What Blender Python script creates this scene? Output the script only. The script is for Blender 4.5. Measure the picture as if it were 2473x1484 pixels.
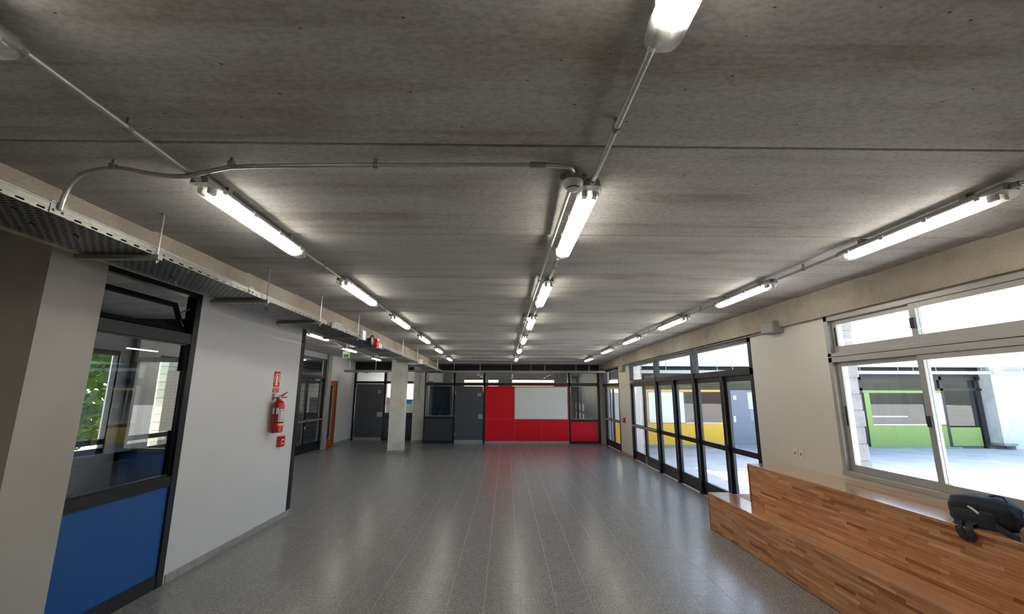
import bpy, bmesh, math, random
from mathutils import Vector, Matrix
random.seed(7)
S = bpy.context.scene
COL = S.collection
for o in list(bpy.data.objects): bpy.data.objects.remove(o)

# ------------------------------------------------------------------ camera
F_PX, YAW, PITCH, ROLL, CAM_H = 1058.0, 0.013, 0.1945, 0.003, 1.944
cd = bpy.data.cameras.new('camera'); cam = bpy.data.objects.new('camera', cd); COL.objects.link(cam)
cd.sensor_fit = 'HORIZONTAL'; cd.sensor_width = 36.0; cd.lens = F_PX / 2473 * 36.0
cd.clip_start = 0.05; cd.clip_end = 500
fw = Vector((math.sin(YAW) * math.cos(PITCH), math.cos(YAW) * math.cos(PITCH), math.sin(PITCH)))
rt = Vector((math.cos(YAW), -math.sin(YAW), 0)); up = rt.cross(fw)
r2 = rt * math.cos(ROLL) + up * math.sin(ROLL); u2 = up * math.cos(ROLL) - rt * math.sin(ROLL)
cam.matrix_world = Matrix((( r2.x, u2.x, -fw.x, 0), (r2.y, u2.y, -fw.y, 0), (r2.z, u2.z, -fw.z, CAM_H), (0, 0, 0, 1)))
S.camera = cam

# ------------------------------------------------------------------ sky, sun, exposure
SUN_DIR = Vector((-0.37, 1.10, 1.0)).normalized()
wd = bpy.data.worlds.new('sky'); S.world = wd; wd.use_nodes = True
nt = wd.node_tree; nt.nodes.clear()
sky = nt.nodes.new('ShaderNodeTexSky'); sky.sky_type = 'NISHITA'; sky.sun_disc = False
sky.sun_elevation = math.asin(SUN_DIR.z); sky.sun_rotation = math.atan2(SUN_DIR.x, SUN_DIR.y)
sky.air_density = 1.0; sky.dust_density = 2.2; sky.ozone_density = 1.0
bg = nt.nodes.new('ShaderNodeBackground'); bg.inputs['Strength'].default_value = 0.42
wo = nt.nodes.new('ShaderNodeOutputWorld')
nt.links.new(sky.outputs[0], bg.inputs[0]); nt.links.new(bg.outputs[0], wo.inputs[0])
sl = bpy.data.lights.new('sun', 'SUN'); sl.energy = 19.0; sl.angle = 0.009; sl.color = (1, .95, .88)
so = bpy.data.objects.new('sun', sl); COL.objects.link(so)
so.rotation_euler = SUN_DIR.to_track_quat('Z', 'Y').to_euler(); so.location = (0, 30, 30)
S.view_settings.view_transform = 'Standard'; S.view_settings.look = 'None'
S.view_settings.exposure = 1.02; S.view_settings.gamma = 1.0; S.view_settings.use_curve_mapping = False
TUBE_POWER = 16.0

# ------------------------------------------------------------------ materials
def lin(c):
    return tuple(((v / 255) / 12.92 if v / 255 <= .04045 else ((v / 255 + .055) / 1.055) ** 2.4) for v in c) + (1.0,)
def new_mat(name):
    m = bpy.data.materials.new(name); m.use_nodes = True
    return m, m.node_tree, m.node_tree.nodes['Principled BSDF']
def N(t, kind, **kw):
    n = t.nodes.new(kind)
    for k, v in kw.items():
        if k in n.inputs: n.inputs[k].default_value = v
        else: setattr(n, k, v)
    return n
def ramp(t, fac, stops):
    r = t.nodes.new('ShaderNodeValToRGB'); e = r.color_ramp.elements
    while len(e) < len(stops): e.new(0.5)
    for el, (p, c) in zip(e, stops): el.position = p; el.color = c
    t.links.new(fac, r.inputs[0]); return r.outputs[0]
def coords(t, scale=(1, 1, 1), kind='Object'):
    tc = t.nodes.new('ShaderNodeTexCoord'); mp = t.nodes.new('ShaderNodeMapping')
    mp.inputs['Scale'].default_value = scale
    t.links.new(tc.outputs[kind], mp.inputs[0]); return mp.outputs[0]
def world_coords(t, scale=(1, 1, 1)):
    g = t.nodes.new('ShaderNodeNewGeometry'); mp = t.nodes.new('ShaderNodeMapping')
    mp.inputs['Scale'].default_value = scale
    t.links.new(g.outputs['Position'], mp.inputs[0]); return mp.outputs[0]
def bump(t, p, h, strength=.2, dist=.01):
    b = N(t, 'ShaderNodeBump', Strength=strength, Distance=dist)
    t.links.new(h, b.inputs['Height']); t.links.new(b.outputs[0], p.inputs['Normal'])
def plain(name, c, rough=.5, metal=0.0, var=.06, scale=6.0, spec=.5, coat=0.0):
    m, t, p = new_mat(name); l = lin(c)
    n = N(t, 'ShaderNodeTexNoise', Scale=scale, Detail=4.0); t.links.new(world_coords(t), n.inputs[0])
    a = tuple(v * (1 - var) for v in l[:3]) + (1,); b = tuple(min(1, v * (1 + var)) for v in l[:3]) + (1,)
    t.links.new(ramp(t, n.outputs[0], [(.3, a), (.7, b)]), p.inputs['Base Color'])
    p.inputs['Roughness'].default_value = rough; p.inputs['Metallic'].default_value = metal
    p.inputs['Specular IOR Level'].default_value = spec; p.inputs['Coat Weight'].default_value = coat
    return m
def schlick(t, f0=.04):
    lw = N(t, 'ShaderNodeLayerWeight'); lw.inputs[0].default_value = .5
    p = N(t, 'ShaderNodeMath', operation='POWER'); p.inputs[1].default_value = 5.0; t.links.new(lw.outputs['Facing'], p.inputs[0])
    m = N(t, 'ShaderNodeMath', operation='MULTIPLY_ADD'); m.inputs[1].default_value = 1 - f0; m.inputs[2].default_value = f0
    t.links.new(p.outputs[0], m.inputs[0]); return m
def glass(name, tint=(.965, .975, .97), ior=1.45):
    m = bpy.data.materials.new(name); m.use_nodes = True; t = m.node_tree; t.nodes.clear()
    tr = N(t, 'ShaderNodeBsdfTransparent'); tr.inputs[0].default_value = tint + (1,)
    gl = N(t, 'ShaderNodeBsdfGlossy', Roughness=0.0); fr = schlick(t)
    mx = N(t, 'ShaderNodeMixShader'); out = N(t, 'ShaderNodeOutputMaterial')
    t.links.new(fr.outputs[0], mx.inputs[0]); t.links.new(tr.outputs[0], mx.inputs[1]); t.links.new(gl.outputs[0], mx.inputs[2])
    t.links.new(mx.outputs[0], out.inputs[0]); return m

def make_ceiling_concrete():
    m, t, p = new_mat('ceiling_concrete')
    st = N(t, 'ShaderNodeTexNoise', Scale=1.0, Detail=8.0, Roughness=.62); t.links.new(world_coords(t, (.32, 9.0, 9.0)), st.inputs[0])
    sg = N(t, 'ShaderNodeTexNoise', Scale=1.0, Detail=6.0, Roughness=.6); t.links.new(world_coords(t, (.9, 3.2, 3)), sg.inputs[0])
    fi = N(t, 'ShaderNodeTexNoise', Scale=70.0, Detail=3.0); t.links.new(world_coords(t, (.5, 1, 1)), fi.inputs[0])
    c1 = ramp(t, st.outputs[0], [(.24, lin((158, 153, 145))), (.42, lin((190, 188, 185))), (.7, lin((202, 201, 199)))])
    c2 = ramp(t, sg.outputs[0], [(.30, lin((214, 207, 196))), (.48, lin((244, 243, 241))), (.75, (1, 1, 1, 1))])
    mx = N(t, 'ShaderNodeMix', data_type='RGBA', blend_type='MULTIPLY'); mx.inputs[0].default_value = 1.0
    t.links.new(c1, mx.inputs[6]); t.links.new(c2, mx.inputs[7])
    c3 = ramp(t, fi.outputs[0], [(.3, lin((225, 225, 225))), (.6, (1, 1, 1, 1))])
    m2 = N(t, 'ShaderNodeMix', data_type='RGBA', blend_type='MULTIPLY'); m2.inputs[0].default_value = 1.0
    t.links.new(mx.outputs[2], m2.inputs[6]); t.links.new(c3, m2.inputs[7])
    # bug holes: small dark pits scattered over the cast face
    vo = N(t, 'ShaderNodeTexVoronoi', Scale=11.0); t.links.new(world_coords(t, (.7, 1.2, 1)), vo.inputs[0])
    c4 = ramp(t, vo.outputs['Distance'], [(.0, lin((60, 55, 48))), (.045, lin((90, 85, 76))), (.065, (1, 1, 1, 1))])
    m3 = N(t, 'ShaderNodeMix', data_type='RGBA', blend_type='MULTIPLY'); m3.inputs[0].default_value = .8
    t.links.new(m2.outputs[2], m3.inputs[6]); t.links.new(c4, m3.inputs[7])
    t.links.new(m3.outputs[2], p.inputs['Base Color'])
    p.inputs['Roughness'].default_value = .75; p.inputs['Specular IOR Level'].default_value = .3
    bump(t, p, st.outputs[0], .25, .01); return m
def make_concrete(name, c, rough=.8, sc=3.0):
    m, t, p = new_mat(name); l = lin(c)
    n = N(t, 'ShaderNodeTexNoise', Scale=sc, Detail=8.0, Roughness=.62); t.links.new(world_coords(t), n.inputs[0])
    f = N(t, 'ShaderNodeTexNoise', Scale=60.0, Detail=2.0); t.links.new(world_coords(t), f.inputs[0])
    col = ramp(t, n.outputs[0], [(.25, tuple(v * .74 for v in l[:3]) + (1,)), (.5, l), (.8, tuple(min(1, v * 1.16) for v in l[:3]) + (1,))])
    c2 = ramp(t, f.outputs[0], [(.28, lin((232, 231, 229))), (.5, (1, 1, 1, 1))])
    mx = N(t, 'ShaderNodeMix', data_type='RGBA', blend_type='MULTIPLY'); mx.inputs[0].default_value = 1.0
    t.links.new(col, mx.inputs[6]); t.links.new(c2, mx.inputs[7]); t.links.new(mx.outputs[2], p.inputs['Base Color'])
    p.inputs['Roughness'].default_value = rough; p.inputs['Specular IOR Level'].default_value = .3
    bump(t, p, f.outputs[0], .12, .004); return m
def make_terrazzo():
    m, t, p = new_mat('terrazzo')
    vo = N(t, 'ShaderNodeTexVoronoi', Scale=130.0); t.links.new(world_coords(t), vo.inputs[0])
    no = N(t, 'ShaderNodeTexNoise', Scale=2.2, Detail=7.0, Roughness=.65); t.links.new(world_coords(t, (.8, 1.6, 1)), no.inputs[0])
    oi = N(t, 'ShaderNodeObjectInfo')
    c = ramp(t, vo.outputs['Color'], [(.05, lin((88, 87, 87))), (.35, lin((128, 127, 127))), (.65, lin((144, 143, 143))), (.95, lin((178, 177, 177)))])
    c2 = ramp(t, no.outputs[0], [(.3, lin((248, 247, 246))), (.6, (1, 1, 1, 1))])
    mx = N(t, 'ShaderNodeMix', data_type='RGBA', blend_type='MULTIPLY'); mx.inputs[0].default_value = 1.0
    t.links.new(c, mx.inputs[6]); t.links.new(c2, mx.inputs[7])
    c3 = ramp(t, oi.outputs['Random'], [(0, lin((253, 253, 252))), (1, (1, 1, 1, 1))])
    m2 = N(t, 'ShaderNodeMix', data_type='RGBA', blend_type='MULTIPLY'); m2.inputs[0].default_value = 1.0
    t.links.new(mx.outputs[2], m2.inputs[6]); t.links.new(c3, m2.inputs[7]); t.links.new(m2.outputs[2], p.inputs['Base Color'])
    rr = ramp(t, no.outputs[0], [(.3, (.27, .27, .27, 1)), (.7, (.23, .23, .23, 1))])
    t.links.new(rr, p.inputs['Roughness']); p.inputs['Specular IOR Level'].default_value = .5
    b2 = N(t, 'ShaderNodeTexNoise', Scale=5.0, Detail=3.0); t.links.new(world_coords(t, (1, 1, 1)), b2.inputs[0])
    bump(t, p, b2.outputs[0], .015, .02); return m
def make_wood(name, long_axis='y'):
    m, t, p = new_mat(name)
    oi = N(t, 'ShaderNodeObjectInfo')
    sc = (30, 1.4, 30) if long_axis == 'y' else (1.4, 30, 30)
    g = N(t, 'ShaderNodeTexNoise', Scale=1.0, Detail=6.0, Roughness=.6, Distortion=.4)
    ad = N(t, 'ShaderNodeVectorMath', operation='ADD'); t.links.new(world_coords(t, sc), ad.inputs[0])
    cmb = N(t, 'ShaderNodeMath', operation='MULTIPLY'); cmb.inputs[1].default_value = 57.0
    t.links.new(oi.outputs['Random'], cmb.inputs[0]); t.links.new(cmb.outputs[0], ad.inputs[1]); t.links.new(ad.outputs[0], g.inputs[0])
    base = ramp(t, oi.outputs['Random'], [(0, lin((150, 92, 58))), (.09, lin((182, 120, 78))), (.16, lin((202, 140, 94))), (.75, lin((216, 156, 108))), (1, lin((230, 178, 130)))])
    gr = ramp(t, g.outputs[0], [(.25, lin((196, 182, 168))), (.6, (1, 1, 1, 1))])
    mx = N(t, 'ShaderNodeMix', data_type='RGBA', blend_type='MULTIPLY'); mx.inputs[0].default_value = 1.0
    t.links.new(base, mx.inputs[6]); t.links.new(gr, mx.inputs[7]); t.links.new(mx.outputs[2], p.inputs['Base Color'])
    p.inputs['Roughness'].default_value = .38; p.inputs['Specular IOR Level'].default_value = .4; return m
def make_wood_top():
    m, t, p = new_mat('wood_top')
    tc = world_coords(t)
    sw = N(t, 'ShaderNodeSeparateXYZ'); cb = N(t, 'ShaderNodeCombineXYZ'); t.links.new(tc, sw.inputs[0])
    t.links.new(sw.outputs[1], cb.inputs[0]); t.links.new(sw.outputs[0], cb.inputs[1])
    br = N(t, 'ShaderNodeTexBrick', Scale=1.0); br.offset = .37
    br.inputs['Brick Width'].default_value = .42; br.inputs['Row Height'].default_value = .034; br.inputs['Mortar Size'].default_value = .0004
    br.inputs['Color1'].default_value = lin((186, 130, 86)); br.inputs['Color2'].default_value = lin((204, 150, 104)); br.inputs['Mortar'].default_value = lin((150, 96, 60))
    t.links.new(cb.outputs[0], br.inputs[0]); t.links.new(br.outputs[0], p.inputs['Base Color'])
    p.inputs['Roughness'].default_value = .22; p.inputs['Coat Weight'].default_value = 1.0; p.inputs['Coat Roughness'].default_value = .1; p.inputs['Coat IOR'].default_value = 1.6; return m
def make_galv(name, c=(170, 174, 176), rough=.34, metal=.75):
    m, t, p = new_mat(name); l = lin(c)
    v = N(t, 'ShaderNodeTexVoronoi', Scale=45.0); t.links.new(world_coords(t), v.inputs[0])
    n = N(t, 'ShaderNodeTexNoise', Scale=3.0, Detail=5.0); t.links.new(world_coords(t), n.inputs[0])
    c1 = ramp(t, v.outputs['Color'], [(.1, tuple(x * .85 for x in l[:3]) + (1,)), (.9, l)])
    t.links.new(c1, p.inputs['Base Color']); p.inputs['Metallic'].default_value = metal
    t.links.new(ramp(t, n.outputs[0], [(.3, (rough, rough, rough, 1)), (.7, (rough + .15,) * 3 + (1,))]), p.inputs['Roughness']); return m
def make_blockwall():
    m, t, p = new_mat('block_wall')
    tc = world_coords(t); sw = N(t, 'ShaderNodeSeparateXYZ'); cb = N(t, 'ShaderNodeCombineXYZ'); t.links.new(tc, sw.inputs[0])
    t.links.new(sw.outputs[1], cb.inputs[0]); t.links.new(sw.outputs[2], cb.inputs[1])
    br = N(t, 'ShaderNodeTexBrick', Scale=1.0)
    br.inputs['Brick Width'].default_value = .4; br.inputs['Row Height'].default_value = .2; br.inputs['Mortar Size'].default_value = .012
    br.inputs['Color1'].default_value = lin((206, 200, 188)); br.inputs['Color2'].default_value = lin((220, 214, 202)); br.inputs['Mortar'].default_value = lin((150, 144, 134))
    t.links.new(cb.outputs[0], br.inputs[0]); t.links.new(br.outputs[0], p.inputs['Base Color'])
    p.inputs['Roughness'].default_value = .9; return m
def emit(name, c, s):
    m = bpy.data.materials.new(name); m.use_nodes = True; t = m.node_tree; t.nodes.clear()
    e = N(t, 'ShaderNodeEmission', Strength=s); e.inputs[0].default_value = c
    o = N(t, 'ShaderNodeOutputMaterial'); t.links.new(e.outputs[0], o.inputs[0]); return m
def make_cover():
    m = bpy.data.materials.new('clear_cover'); m.use_nodes = True; t = m.node_tree; t.nodes.clear()
    tr = N(t, 'ShaderNodeBsdfTransparent'); tr.inputs[0].default_value = (.97, .97, .97, 1)
    tl = N(t, 'ShaderNodeBsdfTranslucent'); tl.inputs[0].default_value = (.95, .95, .93, 1)
    gl = N(t, 'ShaderNodeBsdfGlossy', Roughness=.08); fr = schlick(t, .03)
    m1 = N(t, 'ShaderNodeMixShader'); m1.inputs[0].default_value = .14; m2 = N(t, 'ShaderNodeMixShader'); o = N(t, 'ShaderNodeOutputMaterial')
    t.links.new(tr.outputs[0], m1.inputs[1]); t.links.new(tl.outputs[0], m1.inputs[2])
    t.links.new(fr.outputs[0], m2.inputs[0]); t.links.new(m1.outputs[0], m2.inputs[1]); t.links.new(gl.outputs[0], m2.inputs[2])
    t.links.new(m2.outputs[0], o.inputs[0]); return m
def make_paper(name, c):
    m = bpy.data.materials.new(name); m.use_nodes = True; t = m.node_tree; t.nodes.clear()
    d = N(t, 'ShaderNodeBsdfDiffuse'); d.inputs[0].default_value = lin(c)
    tl = N(t, 'ShaderNodeBsdfTranslucent'); tl.inputs[0].default_value = lin(c)
    mx = N(t, 'ShaderNodeMixShader'); mx.inputs[0].default_value = .5; o = N(t, 'ShaderNodeOutputMaterial')
    t.links.new(d.outputs[0], mx.inputs[1]); t.links.new(tl.outputs[0], mx.inputs[2]); t.links.new(mx.outputs[0], o.inputs[0]); return m

M = dict(
    slab=make_ceiling_concrete(), beam=make_concrete('beam_concrete', (178, 168, 152)), column=make_concrete('column_concrete', (220, 218, 212), sc=2.0),
    tile=make_terrazzo(), grout=plain('grout', (186, 183, 178), .6), skirting=make_concrete('skirting_terrazzo', (158, 156, 154), .35, 9),
    white=plain('white_paint', (214, 215, 218), .55, var=.02, scale=1.5), cream=plain('cream_paint', (216, 212, 203), .55, var=.02, scale=1.5),
    render=plain('grey_render', (176, 172, 166), .8, var=.07, scale=1.8), brown=plain('beige_render', (176, 164, 148), .8, var=.05, scale=2),
    frame=plain('dark_steel', (20, 23, 30), .38, var=.05, scale=3), door=plain('charcoal_laminate', (74, 78, 87), .45, var=.03),
    darkpanel=plain('dark_panel', (54, 57, 64), .45, var=.03), band=plain('black_band', (16, 17, 22), .5),
    red=plain('red_laminate', (222, 6, 34), .42, var=.02, spec=.3), blue=plain('blue_laminate', (22, 82, 150), .45, var=.03),
    yellow=plain('yellow_laminate', (240, 190, 46), .45, var=.02), green=plain('green_laminate', (140, 164, 84), .45, var=.02),
    board=plain('whiteboard_enamel', (238, 239, 237), .18, var=.01), joint=plain('pale_joint', (190, 120, 120), .6),
    alu=plain('aluminium_beige', (170, 168, 164), .38, metal=.25, var=.02), orange=plain('orange_timber', (176, 84, 30), .4, var=.15, scale=9),
    galv=make_galv('galvanised', (150, 149, 142), .4, .6), steel=make_galv('dull_steel', (150, 151, 150), .42, .5), conduit=make_galv('conduit_metal', (196, 197, 196), .28, .65),
    glass=glass('window_glass'), tube=emit('tube_glow', (1, .955, .84, 1), TUBE_POWER), cover=make_cover(),
    lampgrey=plain('lamp_grey', (150, 150, 150), .5, var=.02), reflector=plain('lamp_white', (225, 225, 222), .4, var=.01), holder=plain('lampholder', (150, 146, 138), .5),
    plastic=plain('white_plastic', (226, 226, 222), .4, var=.01), greyplastic=plain('grey_plastic', (150, 150, 150), .5, var=.02),
    black=plain('black_rubber', (22, 22, 24), .5), redgloss=plain('red_gloss', (200, 22, 30), .25, var=.02, coat=.3), signred=plain('sign_red', (206, 28, 34), .4, var=.01),
    signwhite=plain('sign_white', (240, 238, 232), .4, var=.01), yellowlabel=plain('yellow_label', (240, 206, 40), .5), signgreen=plain('sign_green', (40, 150, 60), .4),
    label=plain('label_print', (205, 205, 200), .5), text=plain('dark_print', (40, 40, 44), .5),
    stave=make_wood('wood_stave'), woodtop=make_wood_top(), woodedge=plain('wood_edge', (160, 98, 56), .4, var=.12, scale=12),
    bag=plain('bag_fabric', (44, 48, 58), .85, var=.15, scale=40), strap=plain('bag_strap', (36, 38, 46), .8, var=.1, scale=60), brownbag=plain('brown_fabric', (92, 70, 62), .9, var=.12, scale=30),
    ground=make_concrete('courtyard_concrete', (214, 212, 208), .85, 1.2), fascia=plain('white_fascia', (245, 245, 245), .6, var=.01),
    block=make_concrete('white_block', (172, 168, 168), .85, 8), blockwall=make_blockwall(), jointfill=plain('joint_filler', (34, 27, 20), .9), reveal=plain('grey_reveal', (166, 168, 174), .7, var=.02), traybase=make_galv('tray_sheet', (120, 124, 128), .36, .75), mortar=plain('mortar', (170, 166, 160), .9),
    leaf=plain('leaf', (92, 128, 52), .7, var=.3, scale=3), roofm=plain('roof_membrane', (120, 120, 122), .8), pinkpaper=make_paper('pink_paper', (226, 190, 224)),
    bluepaper=make_paper('blue_paper', (120, 196, 224)), whitepaper=make_paper('white_paper', (240, 240, 238)), innergrey=plain('inner_grey', (120, 122, 120), .8),
)

# ------------------------------------------------------------------ mesh helpers
class MB:
    def __init__(s): s.v = []; s.f = []
    def quad(s, *p):
        i = len(s.v); s.v += [tuple(q) for q in p]; s.f.append(tuple(range(i, i + len(p)))); return s
    def box(s, x0, x1, y0, y1, z0, z1):
        i = len(s.v)
        s.v += [(x0, y0, z0), (x1, y0, z0), (x1, y1, z0), (x0, y1, z0), (x0, y0, z1), (x1, y0, z1), (x1, y1, z1), (x0, y1, z1)]
        s.f += [(i, i + 3, i + 2, i + 1), (i + 4, i + 5, i + 6, i + 7), (i, i + 1, i + 5, i + 4), (i + 1, i + 2, i + 6, i + 5), (i + 2, i + 3, i + 7, i + 6), (i + 3, i, i + 4, i + 7)]
        return s
    def tube(s, pts, r, seg=10, caps=True):
        pts = [Vector(p) for p in pts]; n = len(pts); i0 = len(s.v); ref = None
        for k, p in enumerate(pts):
            d = (pts[min(k + 1, n - 1)] - pts[max(k - 1, 0)]).normalized()
            if ref is None: ref = d.orthogonal().normalized()
            ref = (ref - d * ref.dot(d)).normalized(); b = d.cross(ref)
            rr = r[k] if isinstance(r, (list, tuple)) else r
            for j in range(seg):
                a = 2 * math.pi * j / seg; s.v.append(tuple(p + (ref * math.cos(a) + b * math.sin(a)) * rr))
        for k in range(n - 1):
            for j in range(seg):
                a = i0 + k * seg + j; b2 = i0 + k * seg + (j + 1) % seg
                s.f.append((a, b2, b2 + seg, a + seg))
        if caps:
            s.f.append(tuple(range(i0 + seg - 1, i0 - 1, -1))); e = i0 + (n - 1) * seg; s.f.append(tuple(range(e, e + seg)))
        return s
    def lathe(s, c, prof, seg=20, axis='z'):
        i0 = len(s.v)
        for (r, h) in prof:
            for j in range(seg):
                a = 2 * math.pi * j / seg; x, y = r * math.cos(a), r * math.sin(a)
                q = {'z': (x, y, h), 'x': (h, x, y), 'y': (x, h, y)}[axis]
                s.v.append((c[0] + q[0], c[1] + q[1], c[2] + q[2]))
        for k in range(len(prof) - 1):
            for j in range(seg):
                a = i0 + k * seg + j; b = i0 + k * seg + (j + 1) % seg
                s.f.append((a, b, b + seg, a + seg))
        s.f.append(tuple(range(i0 + seg - 1, i0 - 1, -1))); e = i0 + (len(prof) - 1) * seg; s.f.append(tuple(range(e, e + seg)))
        return s
    def prism(s, prof, y0, y1):            # profile in x,z swept along y
        i = len(s.v); n = len(prof)
        s.v += [(x, y0, z) for x, z in prof] + [(x, y1, z) for x, z in prof]
        for k in range(n): s.f.append((i + k, i + (k + 1) % n, i + n + (k + 1) % n, i + n + k))
        s.f.append(tuple(range(i + n - 1, i - 1, -1))); s.f.append(tuple(range(i + n, i + 2 * n))); return s
    def perf(s, o, u, v, nu, nv, cu, cv, hu, hv, stagger=False):   # sheet with a slot in each cell
        o, u, v = Vector(o), Vector(u), Vector(v)
        for a in range(nu):
            for b in range(nv):
                sh = cu * .25 * (1 if b % 2 else -1) if stagger else 0
                p = [o + u * (a * cu) + v * (b * cv), o + u * ((a + 1) * cu) + v * (b * cv), o + u * ((a + 1) * cu) + v * ((b + 1) * cv), o + u * (a * cu) + v * ((b + 1) * cv)]
                c = o + u * ((a + .5) * cu + sh) + v * ((b + .5) * cv)
                q = [c - u * hu / 2 - v * hv / 2, c + u * hu / 2 - v * hv / 2, c + u * hu / 2 + v * hv / 2, c - u * hu / 2 + v * hv / 2]
                i = len(s.v); s.v += [tuple(w) for w in p + q]
                for k in range(4): s.f.append((i + k, i + (k + 1) % 4, i + 4 + (k + 1) % 4, i + 4 + k))
        return s
    def mesh(s, name, mat, off=(0, 0, 0), smooth=False, bev=0):
        me = bpy.data.meshes.new(name)
        me.from_pydata([(a - off[0], b - off[1], c - off[2]) for a, b, c in s.v], [], s.f)
        bm = bmesh.new(); bm.from_mesh(me)
        if bev: bmesh.ops.bevel(bm, geom=bm.edges[:], offset=bev, segments=2, affect='EDGES', profile=.6)
        if not getattr(s, 'open', False): bmesh.ops.recalc_face_normals(bm, faces=bm.faces[:])
        bm.to_mesh(me); bm.free()
        if smooth:
            for p in me.polygons: p.use_smooth = True
            me.set_sharp_from_angle(angle=math.radians(40))
        me.materials.append(M[mat] if isinstance(mat, str) else mat); return me
    def build(s, name, mat, parent=None, smooth=False, bev=0):
        off = W0(parent) if parent else Vector((0, 0, 0))
        o = bpy.data.objects.new(name, s.mesh(name, mat, off, smooth, bev)); COL.objects.link(o)
        if parent: o.parent = parent
        return o
def W0(o):
    p = Vector(o.location)
    while o.parent: o = o.parent; p += Vector(o.location)
    return p
def empty(name, loc):
    o = bpy.data.objects.new(name, None); o.empty_display_size = .1; o.location = loc; COL.objects.link(o); return o
def tag(o, label=None, cat=None, group=None, kind=None, plabel=None):
    if label: o['label'] = label
    if cat: o['category'] = cat
    if group: o['group'] = group
    if kind: o['kind'] = kind
    return o
def struct(o, label=None): o['kind'] = 'structure'; (label and o.__setitem__('label', label)); return o
def thing(name, loc, label, cat, group=None): return tag(empty(name, loc), label, cat, group)
def setting(name, loc, label=None): return struct(empty(name, loc), label)
def copy_tree(o, loc, label=None):
    c = o.copy(); COL.objects.link(c); c.location = loc
    if label: c['label'] = label
    for ch in o.children:
        d = ch.copy(); COL.objects.link(d); d.parent = c
        for g in ch.children:
            e = g.copy(); COL.objects.link(e); e.parent = d
    return c
def text_obj(body, size, name, mat, parent, loc, rot, depth=.0006):
    cu = bpy.data.curves.new(name, 'FONT'); cu.body = body; cu.size = size; cu.align_x = 'CENTER'; cu.align_y = 'CENTER'; cu.extrude = depth
    t = bpy.data.objects.new('tmp', cu); COL.objects.link(t)
    dg = bpy.context.evaluated_depsgraph_get(); me = bpy.data.meshes.new_from_object(t.evaluated_get(dg)); bpy.data.objects.remove(t)
    me.materials.clear(); me.materials.append(M[mat]); o = bpy.data.objects.new(name, me); COL.objects.link(o)
    o.parent = parent; o.location = Vector(loc) - W0(parent); o.rotation_euler = rot; return o
class Wall:                                  # helper frame: a along the wall, d into the wall, z up
    def __init__(s, axis, pos, sgn): s.axis, s.pos, s.sgn = axis, pos, sgn
    def box(s, mb, a0, a1, d0, d1, z0, z1):
        p, q = sorted((s.pos + s.sgn * d0, s.pos + s.sgn * d1))
        return mb.box(p, q, a0, a1, z0, z1) if s.axis == 'x' else mb.box(a0, a1, p, q, z0, z1)
    def pt(s, a, d, z): return (s.pos + s.sgn * d, a, z) if s.axis == 'x' else (a, s.pos + s.sgn * d, z)
def wpart(w, name, mat, parent, *boxes, bev=0):
    mb = MB()
    for b in boxes: w.box(mb, *b)
    return mb.build(name, mat, parent, bev=bev)

# ------------------------------------------------------------------ dimensions
XL, XR, YF, YB, XREC, YRET, YLF = -3.52, 3.87, 17.9, -3.0, -6.45, 7.62, 19.0
def ZC(y): return 3.144 + .016 * (y - 2) - .0013 * (y - 2) ** 2
ZREC = 3.30

# ------------------------------------------------------------------ floor of terrazzo tiles
fl = struct(MB().box(-9.4, XR + .2, YB, 24.2, -.14, -.0015).build('floor', 'grout'), 'grey terrazzo tile floor with pale joints')
T, G1, G2 = .34, .0038, .0012
tm = MB().box(-T / 2 + G1 / 2, T / 2 - G1 / 2, -T / 2 + G2 / 2, T / 2 - G2 / 2, -.012, 0).mesh('tile', 'tile', bev=.0007)
cells = []
for i in range(-28, 12):
    for j in range(-9, 72):
        x, y = .145 + (i + .5) * T, 4.387 + (j + .5) * T
        if x - T / 2 < -9.3 or x > XR + .1 or y > 24: continue
        d = x * x + y * y
        vis = y > 4.0 and abs(x) < y * 1.05 and XL < x < 3.1
        cells.append((0 if vis else 1, d, x, y))
cells.sort()
rest = MB()
for k, (v, d, x, y) in enumerate(cells):
    if k < 300:
        o = bpy.data.objects.new('tile', tm); COL.objects.link(o); o.parent = fl; o.location = (x, y, 0)
    else:
        rest.box(x - T / 2 + G1 / 2, x + T / 2 - G1 / 2, y - T / 2 + G2 / 2, y + T / 2 - G2 / 2, -.012, 0)
tag(rest.build('distant_tiles', 'tile', fl), kind='stuff')

# ------------------------------------------------------------------ ceiling: precast slabs
ce = struct(MB().box(-6.6, 4.1, YB, 24.4, 3.42, 3.62).build('ceiling', 'roofm'), 'grey precast concrete slab ceiling with cross joints')
JW = 1.15
JY = [-3.05, -1.75, -.5, .75, 1.967, 3.25, 4.48, 5.58, 6.70, 7.84, 9.02, 10.12, 11.24, 12.36, 13.5, 14.65, 15.8, 16.95, YF + .1]
for y0, y1 in zip(JY[:-1], JY[1:]):
    z = ZC((y0 + y1) / 2); c = .005
    mb = MB(); g = .022
    i = 0
    mb.v = [(-3.1, y0 + g, z + c), (-3.1, y0 + g + c, z), (-3.1, y1 - g - c, z), (-3.1, y1 - g, z + c), (-3.1, y1 - g, z + .2), (-3.1, y0 + g, z + .2)]
    mb.v += [(4.05, b, cc) for a, b, cc in mb.v]
    mb.f = [tuple(range(6)), tuple(range(11, 5, -1))] + [(n, (n + 1) % 6, 6 + (n + 1) % 6, 6 + n) for n in range(6)]
    mb.build('ceiling_slab', 'slab', ce)
    MB().box(-3.1, 4.05, y1 - g, y1 + g, z + .05, z + .12).build('joint_filler', 'jointfill', ce)
for k in range(10):
    y0, y1 = 7.7 + JW * k, min(7.7 + JW * (k + 1), 19.2)
    if y0 < 19.2: MB().box(-6.6, -3.1, y0 + .005, y1 - .005, ZREC, ZREC + .11).build('ceiling_slab', 'slab', ce)
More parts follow.
